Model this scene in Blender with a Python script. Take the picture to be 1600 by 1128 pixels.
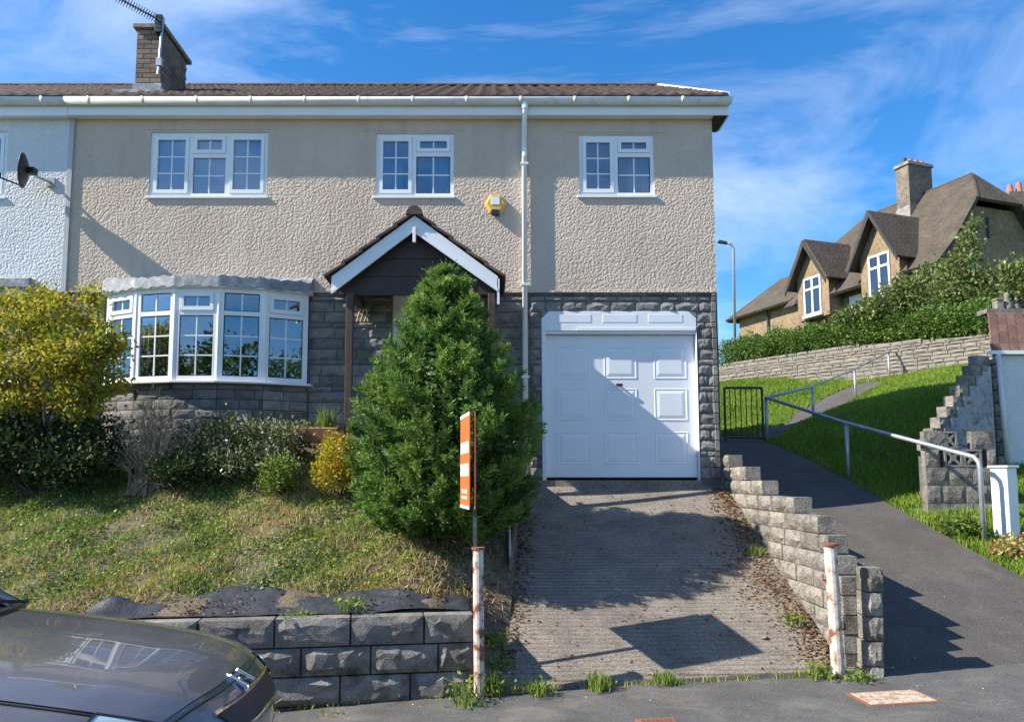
import bpy, bmesh, math, random
import numpy as np
from mathutils import Vector, Matrix

random.seed(7); np.random.seed(7)
scene = bpy.context.scene
for o in list(bpy.data.objects): bpy.data.objects.remove(o)

# ------------------------------------------------------------------ camera
FPX, U0, V0, TH, CZ = 1200.0, 765.0, 636.0, math.radians(5.4), 1.73
cam_d = bpy.data.cameras.new('camera'); cam = bpy.data.objects.new('camera', cam_d)
scene.collection.objects.link(cam); scene.camera = cam
cam.location = (0, 0, CZ); cam.rotation_euler = (math.pi/2 + TH, 0, 0)
cam_d.sensor_width = 36; cam_d.lens = FPX/1600*36
cam_d.shift_x = (800-U0)/1600; cam_d.shift_y = (V0-564)/1600
cam_d.clip_start = 0.05; cam_d.clip_end = 3000
scene.render.resolution_x, scene.render.resolution_y = 1024, 721

# ------------------------------------------------------------------ light
L = Vector((1.0, 0.21, -0.82)).normalized()          # direction the sunlight travels
sun_el = math.asin(-L.z); sun_az = math.atan2(-L.x, -L.y)
world = bpy.data.worlds.new('World'); scene.world = world; world.use_nodes = True
wn = world.node_tree; wn.nodes.clear()
W = wn.nodes.new; WL = wn.links.new
wo = W('ShaderNodeOutputWorld'); wb = W('ShaderNodeBackground'); sky = W('ShaderNodeTexSky')
sky.sky_type = 'NISHITA'; sky.sun_disc = False; sky.sun_elevation = sun_el; sky.sun_rotation = sun_az
sky.altitude = 600; sky.air_density = 1.0; sky.dust_density = 0.15; sky.ozone_density = 5.0
wb.inputs['Strength'].default_value = 0.10
# deepen the blue a little and lay thin cirrus over it (all round the dome)
hs = W('ShaderNodeHueSaturation'); hs.inputs['Saturation'].default_value = 1.25; hs.inputs['Value'].default_value = 1.28
WL(sky.outputs[0], hs.inputs['Color'])
tc = W('ShaderNodeTexCoord')
mp = W('ShaderNodeMapping'); mp.inputs['Scale'].default_value = (1.2, 1.2, 3.2); mp.inputs['Rotation'].default_value = (0.35, 0.5, 0.3)
WL(tc.outputs['Generated'], mp.inputs['Vector'])
n1 = W('ShaderNodeTexNoise'); n1.inputs['Scale'].default_value = 1.7; n1.inputs['Detail'].default_value = 9; n1.inputs['Roughness'].default_value = 0.62; n1.inputs['Distortion'].default_value = 0.9
WL(mp.outputs[0], n1.inputs['Vector'])
r1 = W('ShaderNodeValToRGB'); r1.color_ramp.elements[0].position = 0.42; r1.color_ramp.elements[1].position = 0.88
r1.color_ramp.elements[0].color = (0, 0, 0, 1); r1.color_ramp.elements[1].color = (0.60, 0.60, 0.60, 1)
WL(n1.outputs['Fac'], r1.inputs[0])
mx = W('ShaderNodeMix'); mx.data_type = 'RGBA'
mx.inputs['B'].default_value = (7.0, 7.6, 8.6, 1)
WL(r1.outputs[0], mx.inputs['Factor']); WL(hs.outputs[0], mx.inputs['A'])
WL(mx.outputs['Result'], wb.inputs['Color']); WL(wb.outputs[0], wo.inputs[0])
sd = bpy.data.lights.new('sun', 'SUN'); sd.energy = 5.0; sd.angle = math.radians(0.53); sd.color = (1.0, 0.94, 0.84)
so = bpy.data.objects.new('sun', sd); scene.collection.objects.link(so)
so.rotation_euler = L.to_track_quat('-Z', 'Y').to_euler(); so.location = (-20, -6, 20)
vs = scene.view_settings; vs.view_transform = 'Standard'; vs.look = 'None'; vs.gamma = 1; vs.use_curve_mapping = False
vs.exposure = 0.92

# ------------------------------------------------------------------ helpers
def ray(u, v):
    a = (u-U0)/FPX; b = (V0-v)/FPX
    return Vector((a, math.cos(TH)-b*math.sin(TH), math.sin(TH)+b*math.cos(TH)))
def P(u, v, Y):
    d = ray(u, v); t = Y/d.y
    return Vector((d.x*t, Y, CZ+d.z*t))
def PX(u, v, Y): return P(u, v, Y).x
def PZ(v, Y): return P(U0, v, Y).z
col = scene.collection

def tag(o, label=None, cat=None, group=None, kind=None):
    if label: o['label'] = label
    if cat: o['category'] = cat
    if group: o['group'] = group
    if kind: o['kind'] = kind
    return o
def empty(name, loc=(0, 0, 0), rz=0, label=None, cat=None, group=None):
    o = bpy.data.objects.new(name, None); col.objects.link(o)
    o.location = loc; o.rotation_euler = (0, 0, rz); o.empty_display_size = 0.2
    return tag(o, label, cat, group)
def worldloc(o):
    v = Vector((0, 0, 0))
    while o is not None: v = v + o.location; o = o.parent
    return v
def put(name, me, mat=None, parent=None, loc=None, rot=None, scale=None, matrix=None):
    o = bpy.data.objects.new(name, me); col.objects.link(o)
    if mat is not None and me is not None and len(me.materials) == 0: me.materials.append(mat)
    if parent is not None: o.parent = parent
    if matrix is not None: o.matrix_basis = matrix
    if loc is not None: o.location = loc
    if rot is not None: o.rotation_euler = rot
    if scale is not None: o.scale = scale
    return o

class MB:
    """collects simple shapes given in world (or local) coordinates, builds one mesh"""
    def __init__(s): s.v = []; s.f = []
    def add(s, vs, fs):
        n = len(s.v); s.v += [tuple(p) for p in vs]; s.f += [tuple(i+n for i in f) for f in fs]; return s
    def box(s, x0, x1, y0, y1, z0, z1):
        return s.add([(x0,y0,z0),(x1,y0,z0),(x1,y1,z0),(x0,y1,z0),(x0,y0,z1),(x1,y0,z1),(x1,y1,z1),(x0,y1,z1)],
                     [(0,3,2,1),(4,5,6,7),(0,1,5,4),(1,2,6,5),(2,3,7,6),(3,0,4,7)])
    def hexa(s, b, t):          # 4 bottom points (ccw from above) and 4 top points
        return s.add(list(b)+list(t), [(0,3,2,1),(4,5,6,7),(0,1,5,4),(1,2,6,5),(2,3,7,6),(3,0,4,7)])
    def quad(s, a, b, c, d): return s.add([a,b,c,d], [(0,1,2,3)])
    def prism(s, poly, d):      # poly: list of Vector, extruded by vector d
        n = len(poly); d = Vector(d); vs_ = [Vector(p) for p in poly]; vs_ += [p+d for p in vs_]
        fs = [tuple(range(n))[::-1], tuple(range(n, 2*n))] + [(i, (i+1) % n, n+(i+1) % n, n+i) for i in range(n)]
        return s.add(vs_, fs)
    def tube(s, pts, r, n=8, caps=True):
        pts = [Vector(p) for p in pts]; rs = r if isinstance(r, (list, tuple)) else [r]*len(pts)
        base = len(s.v); ref = None
        for i, p in enumerate(pts):
            t = (pts[min(i+1, len(pts)-1)]-pts[max(i-1, 0)]).normalized()
            if ref is None:
                ref = t.orthogonal().normalized()
            a = (ref - t*ref.dot(t)).normalized(); ref = a; b = t.cross(a)
            for k in range(n):
                th = 2*math.pi*k/n
                s.v.append(tuple(p + (a*math.cos(th)+b*math.sin(th))*rs[i]))
        for i in range(len(pts)-1):
            for k in range(n):
                s.f.append((base+i*n+k, base+i*n+(k+1) % n, base+(i+1)*n+(k+1) % n, base+(i+1)*n+k))
        if caps:
            s.f.append(tuple(base+k for k in range(n))[::-1]); e = base+(len(pts)-1)*n
            s.f.append(tuple(e+k for k in range(n)))
        return s
    def mesh(s, name, off=(0, 0, 0), smooth=False):
        me = bpy.data.meshes.new(name); o = Vector(off)
        me.from_pydata([tuple(Vector(p)-o) for p in s.v], [], s.f); me.update()
        bm = bmesh.new(); bm.from_mesh(me); bmesh.ops.recalc_face_normals(bm, faces=bm.faces); bm.to_mesh(me); bm.free()
        if smooth: me.polygons.foreach_set('use_smooth', [True]*len(me.polygons))
        return me
    def build(s, name, mat, parent=None, smooth=False, bevel=0, local=False, seg=1):
        off = worldloc(parent) if (parent is not None and not local) else (0, 0, 0)
        o = put(name, s.mesh(name, off, smooth), mat, parent)
        if bevel:
            m = o.modifiers.new('bevel', 'BEVEL'); m.width = bevel; m.segments = seg; m.limit_method = 'ANGLE'
        return o

def npmesh(name, verts, faces, rnd=None, attrs=None, smooth=False):
    """verts (n,3) array, faces (m,k) array with k constant"""
    me = bpy.data.meshes.new(name)
    n = len(verts); m, k = faces.shape
    me.vertices.add(n); me.vertices.foreach_set('co', np.asarray(verts, dtype=np.float32).ravel())
    me.loops.add(m*k); me.loops.foreach_set('vertex_index', faces.astype(np.int32).ravel())
    me.polygons.add(m); me.polygons.foreach_set('loop_start', (np.arange(m)*k).astype(np.int32))
    if smooth: me.polygons.foreach_set('use_smooth', np.ones(m, dtype=bool))
    if rnd is not None:
        a = me.attributes.new('rnd', 'FLOAT', 'POINT'); a.data.foreach_set('value', np.asarray(rnd, dtype=np.float32))
    me.update(calc_edges=True); me.validate()
    return me

# ------------------------------------------------------------------ materials
def nodes(m):
    m.use_nodes = True; nt = m.node_tree; return nt, nt.nodes, nt.links
def ramp(nt, fac, stops):
    r = nt.nodes.new('ShaderNodeValToRGB'); e = r.color_ramp.elements
    while len(e) < len(stops): e.new(0.5)
    for i, (p, c) in enumerate(stops):
        e[i].position = p; e[i].color = (*c, 1)
    nt.links.new(fac, r.inputs[0]); return r.outputs[0]
def noise(nt, scale, detail=5, rough=0.55, dist=0.0, vec=None, coord='Object'):
    if vec is None:
        t = nt.nodes.new('ShaderNodeTexCoord'); vec = t.outputs[coord]
    n = nt.nodes.new('ShaderNodeTexNoise'); n.inputs['Scale'].default_value = scale; n.inputs['Detail'].default_value = detail
    n.inputs['Roughness'].default_value = rough; n.inputs['Distortion'].default_value = dist
    nt.links.new(vec, n.inputs['Vector']); return n.outputs['Fac']
def geopos(nt):
    g = nt.nodes.new('ShaderNodeNewGeometry'); return g.outputs['Position']
def mixc(nt, fac, a, b, mode='MIX'):
    m = nt.nodes.new('ShaderNodeMix'); m.data_type = 'RGBA'; m.blend_type = mode
    for key, val in (('Factor', fac), ('A', a), ('B', b)):
        if isinstance(val, (int, float)): m.inputs[key].default_value = val
        elif isinstance(val, tuple): m.inputs[key].default_value = (*val, 1)
        else: nt.links.new(val, m.inputs[key])
    return m.outputs['Result']
def bump(nt, h, strength, dist, normal=None):
    b = nt.nodes.new('ShaderNodeBump'); b.inputs['Strength'].default_value = strength; b.inputs['Distance'].default_value = dist
    nt.links.new(h, b.inputs['Height'])
    if normal is not None: nt.links.new(normal, b.inputs['Normal'])
    return b.outputs[0]
def bsdf(m): return m.node_tree.nodes['Principled BSDF']
def setin(b, k, v):
    if isinstance(v, (int, float)): b.inputs[k].default_value = v
    elif isinstance(v, tuple): b.inputs[k].default_value = (*v, 1)
    else: b.id_data.links.new(v, b.inputs[k])
MATS = {}
def mat(name, stops, scale=6, rough=0.8, bs=0.0, bscale=60, bd=0.01, detail=6, metal=0, spec=0.5, objrnd=0.0, fine=0.0, finescale=90, dirt=None, dist=0.0):
    """world-position noise colour + bump; objrnd: brightness scatter between objects; dirt: (colour, scale, lo, hi)"""
    if name in MATS: return MATS[name]
    m = bpy.data.materials.new(name); nt, N, K = nodes(m); b = bsdf(m); gp = geopos(nt)
    c = ramp(nt, noise(nt, scale, detail, 0.6, dist, gp), stops) if len(stops) > 1 else stops[0][1]
    if fine:
        f = noise(nt, finescale, 3, 0.6, 0, gp)
        c = mixc(nt, fine, c, ramp(nt, f, [(0.3, (0.1, 0.1, 0.1)), (0.7, (1, 1, 1))]), 'OVERLAY')
    if dirt:
        dc, dsc, lo, hi = dirt
        c = mixc(nt, ramp(nt, noise(nt, dsc, 7, 0.7, 0.4, gp), [(lo, (0, 0, 0)), (hi, (1, 1, 1))]), c, dc)
    if objrnd:
        oi = N.new('ShaderNodeObjectInfo'); mr = N.new('ShaderNodeMapRange')
        mr.inputs['To Min'].default_value = 1-objrnd; mr.inputs['To Max'].default_value = 1+objrnd
        K.new(oi.outputs['Random'], mr.inputs['Value'])
        h = N.new('ShaderNodeHueSaturation'); K.new(mr.outputs[0], h.inputs['Value'])
        if isinstance(c, tuple): h.inputs['Color'].default_value = (*c, 1)
        else: K.new(c, h.inputs['Color'])
        c = h.outputs[0]
    setin(b, 'Base Color', c); setin(b, 'Roughness', rough); setin(b, 'Metallic', metal); setin(b, 'Specular IOR Level', spec)
    if bs: setin(b, 'Normal', bump(nt, noise(nt, bscale, 6, 0.65, 0, gp), bs, bd))
    MATS[name] = m; return m
def leafmat(name, stops, trans=0.35, rough=0.55, spec=0.25):
    if name in MATS: return MATS[name]
    m = bpy.data.materials.new(name); nt, N, K = nodes(m); b = bsdf(m)
    a = N.new('ShaderNodeAttribute'); a.attribute_name = 'rnd'
    c = ramp(nt, a.outputs['Fac'], stops)
    setin(b, 'Base Color', c); setin(b, 'Roughness', rough); setin(b, 'Specular IOR Level', spec)
    t = N.new('ShaderNodeBsdfTranslucent'); K.new(c, t.inputs['Color'])
    mxs = N.new('ShaderNodeMixShader'); mxs.inputs[0].default_value = trans
    K.new(b.outputs[0], mxs.inputs[1]); K.new(t.outputs[0], mxs.inputs[2])
    K.new(mxs.outputs[0], N['Material Output'].inputs['Surface'])
    MATS[name] = m; return m

# roughcast render: voronoi pebbles plus noise
def roughcast(name, c0, c1, dark):
    m = bpy.data.materials.new(name); nt, N, K = nodes(m); b = bsdf(m); gp = geopos(nt)
    c = ramp(nt, noise(nt, 1.3, 6, 0.6, 0.3, gp), [(0.3, c0), (0.75, c1)])
    c = mixc(nt, 0.35, c, ramp(nt, noise(nt, 70, 3, 0.6, 0, gp), [(0.3, (0.25, 0.25, 0.25)), (0.7, (0.85, 0.85, 0.85))]), 'OVERLAY')
    mpn = N.new('ShaderNodeMapping'); mpn.inputs['Scale'].default_value = (3.0, 3.0, 0.25); K.new(gp, mpn.inputs['Vector'])
    st = ramp(nt, noise(nt, 1.2, 5, 0.65, 0, mpn.outputs[0]), [(0.52, (0, 0, 0)), (0.8, (0.55, 0.55, 0.55))])
    c = mixc(nt, st, c, dark)
    setin(b, 'Base Color', c); setin(b, 'Roughness', 0.95); setin(b, 'Specular IOR Level', 0.15)
    v = N.new('ShaderNodeTexVoronoi'); v.inputs['Scale'].default_value = 32; v.inputs['Randomness'].default_value = 1.0; v.feature = 'SMOOTH_F1'
    if 'Smoothness' in v.inputs: v.inputs['Smoothness'].default_value = 0.4
    K.new(gp, v.inputs['Vector'])
    inv = N.new('ShaderNodeMath'); inv.operation = 'SUBTRACT'; inv.inputs[0].default_value = 1.0; K.new(v.outputs['Distance'], inv.inputs[1])
    n_ = bump(nt, inv.outputs[0], 0.65, 0.015)
    n_ = bump(nt, noise(nt, 60, 4, 0.6, 0, gp), 0.45, 0.010, n_)
    setin(b, 'Normal', n_); MATS[name] = m; return m
RENDER = roughcast('cream_roughcast', (0.515, 0.41, 0.325), (0.625, 0.505, 0.405), (0.37, 0.30, 0.24))
RENDER_W = roughcast('pale_roughcast', (0.60, 0.60, 0.59), (0.72, 0.72, 0.71), (0.45, 0.45, 0.44))
STONE = mat('grey_walling_stone', [(0.25, (0.13, 0.125, 0.12)), (0.7, (0.25, 0.235, 0.215))], 9, 0.95, 0.7, 45, 0.012, objrnd=0.25, fine=0.3, spec=0.2)
MORTAR = mat('dark_mortar', [(0.3, (0.09, 0.088, 0.085)), (0.7, (0.14, 0.135, 0.13))], 20, 0.95, 0.4, 90, 0.005)
BLOCK = mat('grey_wall_block', [(0.25, (0.17, 0.152, 0.13)), (0.5, (0.255, 0.23, 0.197)), (0.8, (0.33, 0.30, 0.255))], 7, 0.95, 0.9, 50, 0.02, objrnd=0.2, fine=0.6, finescale=80, spec=0.15, dirt=((0.085, 0.08, 0.065), 5.5, 0.48, 0.72))
BLOCKD = mat('weathered_wall_block', [(0.25, (0.125, 0.115, 0.105)), (0.5, (0.20, 0.185, 0.165)), (0.8, (0.29, 0.265, 0.235))], 8, 0.95, 0.7, 50, 0.015, objrnd=0.16, fine=0.4, finescale=110, spec=0.15, dirt=((0.06, 0.06, 0.055), 5.0, 0.5, 0.72))
TANSTONE = mat('tan_stone', [(0.25, (0.13, 0.115, 0.095)), (0.7, (0.24, 0.21, 0.17))], 3, 0.95, 0.6, 30, 0.02, objrnd=0.15, fine=0.3, dirt=((0.14, 0.13, 0.11), 1.5, 0.55, 0.75))
UPVC = mat('white_upvc', [(0.3, (0.76, 0.77, 0.78)), (0.7, (0.83, 0.84, 0.84))], 2, 0.35, spec=0.4)
GUTTER = mat('weathered_white_gutter', [(0.3, (0.58, 0.57, 0.53)), (0.7, (0.74, 0.74, 0.71))], 3, 0.45, fine=0.1, dirt=((0.36, 0.35, 0.30), 4, 0.55, 0.8))
DOORW = mat('white_painted_steel', [(0.3, (0.74, 0.75, 0.77)), (0.7, (0.80, 0.81, 0.83))], 1.5, 0.38, 0.06, 8, 0.01, dirt=((0.55, 0.54, 0.50), 3, 0.66, 0.95))
PAINTW = mat('white_gloss_paint', [(0.3, (0.74, 0.75, 0.76)), (0.8, (0.82, 0.83, 0.84))], 4, 0.4, 0.1, 40, 0.004, dirt=((0.5, 0.5, 0.47), 9, 0.68, 0.8))
BROWNW = mat('dark_brown_timber', [(0.3, (0.045, 0.022, 0.016)), (0.7, (0.085, 0.042, 0.030))], 12, 0.55, 0.3, 60, 0.004)
BROWNT = mat('dark_stained_board', [(0.3, (0.030, 0.016, 0.012)), (0.7, (0.055, 0.030, 0.023))], 12, 0.6, 0.3, 60, 0.004)
TILE = mat('brown_roof_tile', [(0.25, (0.062, 0.036, 0.031)), (0.55, (0.098, 0.058, 0.049)), (0.8, (0.13, 0.105, 0.075))], 7, 0.9, 0.5, 70, 0.006, objrnd=0.25, fine=0.3, dirt=((0.12, 0.12, 0.07), 3.0, 0.5, 0.7))
TILEH = mat('reddish_hung_tile', [(0.25, (0.16, 0.085, 0.065)), (0.75, (0.25, 0.14, 0.11))], 9, 0.9, 0.4, 60, 0.006, objrnd=0.2, fine=0.2)
FARROOF = mat('old_clay_roof', [(0.25, (0.050, 0.038, 0.028)), (0.6, (0.085, 0.066, 0.048)), (0.85, (0.125, 0.105, 0.075))], 1.6, 0.95, 0.8, 9, 0.05, fine=0.4, finescale=14)
BRICKC = mat('chimney_brick', [(0.25, (0.16, 0.115, 0.085)), (0.75, (0.25, 0.185, 0.14))], 8, 0.95, 0.5, 70, 0.005, objrnd=0.25, fine=0.3, dirt=((0.07, 0.065, 0.055), 3, 0.5, 0.75))
LEAD = mat('lead_flashing', [(0.3, (0.17, 0.175, 0.185)), (0.55, (0.27, 0.28, 0.29)), (0.7, (0.50, 0.51, 0.52))], 9, 0.6, 0.5, 25, 0.01)
DARKIN = mat('dark_interior', [(0.3, (0.03, 0.032, 0.035)), (0.7, (0.05, 0.05, 0.055))], 2, 0.95)
CURTAIN = mat('net_curtain', [(0.3, (0.42, 0.46, 0.50)), (0.7, (0.55, 0.58, 0.62))], 6, 0.9)
CURTAINB = mat('beige_curtain', [(0.3, (0.20, 0.18, 0.15)), (0.7, (0.30, 0.27, 0.22))], 6, 0.9)
BLACKP = mat('black_plastic', [(0.3, (0.012, 0.012, 0.013)), (0.7, (0.02, 0.02, 0.021))], 8, 0.45)
GALV = mat('galvanised_steel', [(0.3, (0.36, 0.38, 0.40)), (0.7, (0.50, 0.52, 0.54))], 10, 0.42, 0.1, 50, 0.003, metal=0.55)
DARKMETAL = mat('dark_iron', [(0.3, (0.025, 0.03, 0.028)), (0.7, (0.05, 0.055, 0.05))], 10, 0.6)
RUST = mat('rusty_painted_steel', [(0.40, (0.62, 0.58, 0.53)), (0.52, (0.50, 0.38, 0.30)), (0.60, (0.20, 0.075, 0.04)), (0.8, (0.12, 0.05, 0.03))], 9, 0.75, 0.5, 40, 0.006, detail=9, fine=0.15)
RUSTD = mat('rust', [(0.3, (0.16, 0.055, 0.028)), (0.7, (0.28, 0.10, 0.05))], 25, 0.9, 0.5, 60, 0.004)

def glassmat(name, tint, base=0.06, gain=1.0):
    m = bpy.data.materials.new(name); nt, N, K = nodes(m); N.remove(N['Principled BSDF'])
    g = N.new('ShaderNodeBsdfGlossy'); g.inputs['Roughness'].default_value = 0.01; g.inputs['Color'].default_value = (0.95, 0.97, 1, 1)
    t = N.new('ShaderNodeBsdfTransparent'); t.inputs['Color'].default_value = (*tint, 1)
    fr = N.new('ShaderNodeFresnel'); fr.inputs['IOR'].default_value = 1.52
    ma = N.new('ShaderNodeMath'); ma.operation = 'MULTIPLY_ADD'; ma.inputs[1].default_value = gain; ma.inputs[2].default_value = base; ma.use_clamp = True
    K.new(fr.outputs[0], ma.inputs[0])
    mxs = N.new('ShaderNodeMixShader'); K.new(ma.outputs[0], mxs.inputs[0]); K.new(t.outputs[0], mxs.inputs[1]); K.new(g.outputs[0], mxs.inputs[2])
    gp = geopos(nt); bp = bump(nt, noise(nt, 2.2, 2, 0.5, 0, gp), 0.12, 0.01); K.new(bp, g.inputs['Normal'])
    K.new(mxs.outputs[0], N['Material Output'].inputs['Surface']); MATS[name] = m; return m
GLASS = glassmat('window_glass', (0.72, 0.80, 0.86), 0.10, 1.4)

# rough split-face block meshes (unit cube footprint x 0..1, z 0..1, front toward -y, depth y 0..1)
def rockmesh(seed, nx=6, nz=4, amp=0.35, edge=0.04, proud=0.10):
    r = random.Random(seed); v = []; f = []
    k1, k2, ph, ph2 = r.uniform(3, 6), r.uniform(2, 5), r.uniform(0, 6), r.uniform(0, 6)
    for j in range(nz+1):
        for i in range(nx+1):
            x = i/nx; z = j/nz
            e = (i in (0, nx)) or (j in (0, nz))
            rel = .5+.28*math.sin(x*k1*1.3+ph+z*2)+.22*math.sin(z*k2*2+ph2+x*k1)
            y = -(proud*.5*r.random()) if e else -(proud+amp*(.55*rel+.45*r.random()))
            if e: y += edge
            jx = 0 if i in (0, nx) else (r.random()-.5)*0.75/nx
            jz = 0 if j in (0, nz) else (r.random()-.5)*0.75/nz
            v.append((x+jx, y, z+jz))
    for j in range(nz):
        for i in range(nx):
            a = j*(nx+1)+i
            q = (a, a+1, a+nx+2, a+nx+1)
            f += [(q[0], q[1], q[2]), (q[0], q[2], q[3])] if r.random() < .5 else [(q[0], q[1], q[3]), (q[1], q[2], q[3])]
    ring = [i for i in range(nx+1)] + [(j*(nx+1)+nx) for j in range(1, nz+1)] + [nz*(nx+1)+i for i in range(nx-1, -1, -1)] + [j*(nx+1) for j in range(nz-1, 0, -1)]
    b0 = len(v)
    for k in ring: v.append((v[k][0], 1.0, v[k][2]))
    n = len(ring)
    for k in range(n): f.append((ring[(k+1) % n], ring[k], b0+k, b0+(k+1) % n))
    f.append(tuple(b0+k for k in range(n)))
    me = bpy.data.meshes.new('rock_face'); me.from_pydata(v, [], f); me.update()
    bm = bmesh.new(); bm.from_mesh(me); bmesh.ops.recalc_face_normals(bm, faces=bm.faces); bm.to_mesh(me); bm.free()
    return me
def meshset(seed, n, m, **k):
    out = []
    for i in range(n):
        me = rockmesh(seed+i, **k); me.materials.append(m); out.append(me)
    return out
ROCK = meshset(10, 10, STONE, nx=5, nz=3, amp=0.42, proud=0.06)
ROCKW = meshset(40, 12, BLOCKD, amp=0.50, proud=0.08)
ROCKB = meshset(80, 10, BLOCK, nx=5, nz=3, amp=0.13, edge=0.05, proud=0.0)
SLAB = meshset(120, 4, BRICKC, nx=1, nz=1, amp=0.0, edge=0.0, proud=0.0)

def frame_matrix(o, xdir, ydir, sx, sy, sz):
    x = Vector(xdir).normalized(); y = Vector(ydir).normalized(); z = Vector((0, 0, 1))
    m = Matrix.Identity(4)
    for i in range(3):
        m[i][0] = x[i]*sx; m[i][1] = y[i]*sy; m[i][2] = z[i]*sz; m[i][3] = o[i]
    return m
def lay(parent, meshes, name, origin, xdir, ydir, length, rows, bl, holes=(), depth=0.06, gap=0.012, jit=0.3, minlen=0.08, rnd=random):
    """rows: list of (z0, h) relative to origin; holes: (x0,x1,z0,z1) in same local coords. returns count"""
    off = worldloc(parent); n = 0; xd = Vector(xdir).normalized()
    for ri, (z0, h) in enumerate(rows):
        x = -rnd.random()*bl*0.9 if ri % 2 else -rnd.random()*bl*0.4
        while x < length:
            w = bl*(1+(rnd.random()-.5)*2*jit); a, b = max(x, 0), min(x+w, length); x += w
            segs = [(a, b)]
            for (hx0, hx1, hz0, hz1) in holes:
                if hz0 < z0+h-0.02 and hz1 > z0+0.02:
                    ns = []
                    for (p, q) in segs:
                        if hx1 <= p or hx0 >= q: ns.append((p, q)); continue
                        if hx0 > p: ns.append((p, hx0))
                        if hx1 < q: ns.append((hx1, q))
                    segs = ns
            for (p, q) in segs:
                if q-p < minlen: continue
                o = Vector(origin)+xd*(p+gap/2)+Vector((0, 0, z0+gap/2))-off
                pr = 1 + (rnd.random()-.5)*0.5
                put(name, rnd.choice(meshes), None, parent, matrix=frame_matrix(o, xdir, ydir, q-p-gap, depth*pr, h-gap)); n += 1
    return n

# thin-plate surface through control points
class TPS:
    def __init__(s, pts):
        s.p = np.array(pts, float); x = s.p[:, :2]; n = len(x)
        d = np.linalg.norm(x[:, None]-x[None], axis=2); K = np.where(d > 0, d*d*np.log(d+1e-9), 0)+np.eye(n)*0.02
        Q = np.hstack([np.ones((n, 1)), x]); A = np.block([[K, Q], [Q.T, np.zeros((3, 3))]])
        s.w = np.linalg.solve(A, np.concatenate([s.p[:, 2], np.zeros(3)]))
    def __call__(s, X, Y):
        X = np.asarray(X, float); Y = np.asarray(Y, float); sh = X.shape; q = np.stack([X.ravel(), Y.ravel()], 1)
        d = np.linalg.norm(q[:, None]-s.p[None, :, :2], axis=2); K = np.where(d > 0, d*d*np.log(d+1e-9), 0)
        return (K@s.w[:-3] + s.w[-3] + q@s.w[-2:]).reshape(sh)
def grid_surface(name, xs, ys, zf, mat_, parent=None, keep=None, smooth=True, thick=0.0):
    X, Y = np.meshgrid(xs, ys); Z = zf(X, Y); nx, ny = len(xs), len(ys)
    v = np.stack([X, Y, Z], 2).reshape(-1, 3)
    idx = np.arange(nx*ny).reshape(ny, nx)
    f = np.stack([idx[:-1, :-1], idx[:-1, 1:], idx[1:, 1:], idx[1:, :-1]], 2).reshape(-1, 4)
    if keep is not None:
        c = v[f].mean(1); f = f[keep(c[:, 0], c[:, 1])]
    return put(name, npmesh(name, v, f, smooth=smooth), mat_, parent)

# ------------------------------------------------------------------ foliage helpers
def leaves(cent, dirs, length, width, rnd, fold=0.0):
    """one rhombus (2 triangles) per leaf: cent (n,3), dirs (n,3) unit; returns verts, faces, rnd per vertex"""
    n = len(cent); d = dirs/np.maximum(np.linalg.norm(dirs, axis=1, keepdims=True), 1e-6)
    q = np.random.normal(size=(n, 3)); s = np.cross(d, q); s /= np.maximum(np.linalg.norm(s, axis=1, keepdims=True), 1e-6)
    nn = np.cross(d, s)
    ln = np.asarray(length).reshape(-1, 1)*np.ones((n, 1)); wd = np.asarray(width).reshape(-1, 1)*np.ones((n, 1))
    v = np.stack([cent-d*ln*0.5, cent+s*wd*0.5+nn*fold*wd, cent+d*ln*0.5, cent-s*wd*0.5+nn*fold*wd], 1).reshape(-1, 3)
    b = np.arange(n)[:, None]*4
    f = np.concatenate([b+np.array([[0, 1, 2]]), b+np.array([[0, 2, 3]])], 0)
    return v, f, np.repeat(rnd, 4)
def blades(base, h, w, rnd, lean=0.35):
    n = len(base); a = np.random.rand(n)*2*np.pi; h = np.asarray(h)*np.ones(n); w = np.asarray(w)*np.ones(n)
    dx = np.cos(a)*w; dy = np.sin(a)*w; la = np.random.rand(n)*2*np.pi; ll = np.random.rand(n)*lean*h
    off = np.stack([np.cos(la)*ll, np.sin(la)*ll, np.zeros(n)], 1)
    p0 = base+np.stack([-dx, -dy, np.zeros(n)-0.01], 1); p1 = base+np.stack([dx, dy, np.zeros(n)-0.01], 1)
    mid = base+off*0.35+np.stack([np.zeros(n)]*2+[h*0.6], 1)
    m0 = mid+np.stack([-dx, -dy, 0*dx], 1)*0.7; m1 = mid+np.stack([dx, dy, 0*dx], 1)*0.7
    tip = base+off+np.stack([np.zeros(n)]*2+[h], 1)
    v = np.stack([p0, p1, m1, m0, tip], 1).reshape(-1, 3); b = np.arange(n)[:, None]*5
    f = np.concatenate([b+np.array([[0, 1, 2]]), b+np.array([[0, 2, 3]]), b+np.array([[3, 2, 4]])], 0)
    return v, f, np.repeat(rnd, 5)
def unit(n):
    d = np.random.normal(size=(n, 3)); return d/np.linalg.norm(d, axis=1, keepdims=True)
def blobs_points(blobs, n, shell=0.55):
    """points in a union of ellipsoids (cx,cy,cz,rx,ry,rz), biased to the surface; returns points and outward dirs"""
    vol = np.array([(b[3]*b[4]*b[5])**(2/3) for b in blobs]); k = np.random.choice(len(blobs), n, p=vol/vol.sum())
    B = np.array(blobs)[k]; d = unit(n); r = shell+(1-shell)*np.random.rand(n)**0.6
    r *= 1+np.random.normal(size=n)*0.07
    return B[:, :3]+d*B[:, 3:]*r[:, None], d
def clumped(pts, dirs, per, spread):
    p = np.repeat(pts, per, 0); d = np.repeat(dirs, per, 0)
    return p+np.random.normal(size=p.shape)*spread, d+unit(len(p))*0.9
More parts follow.
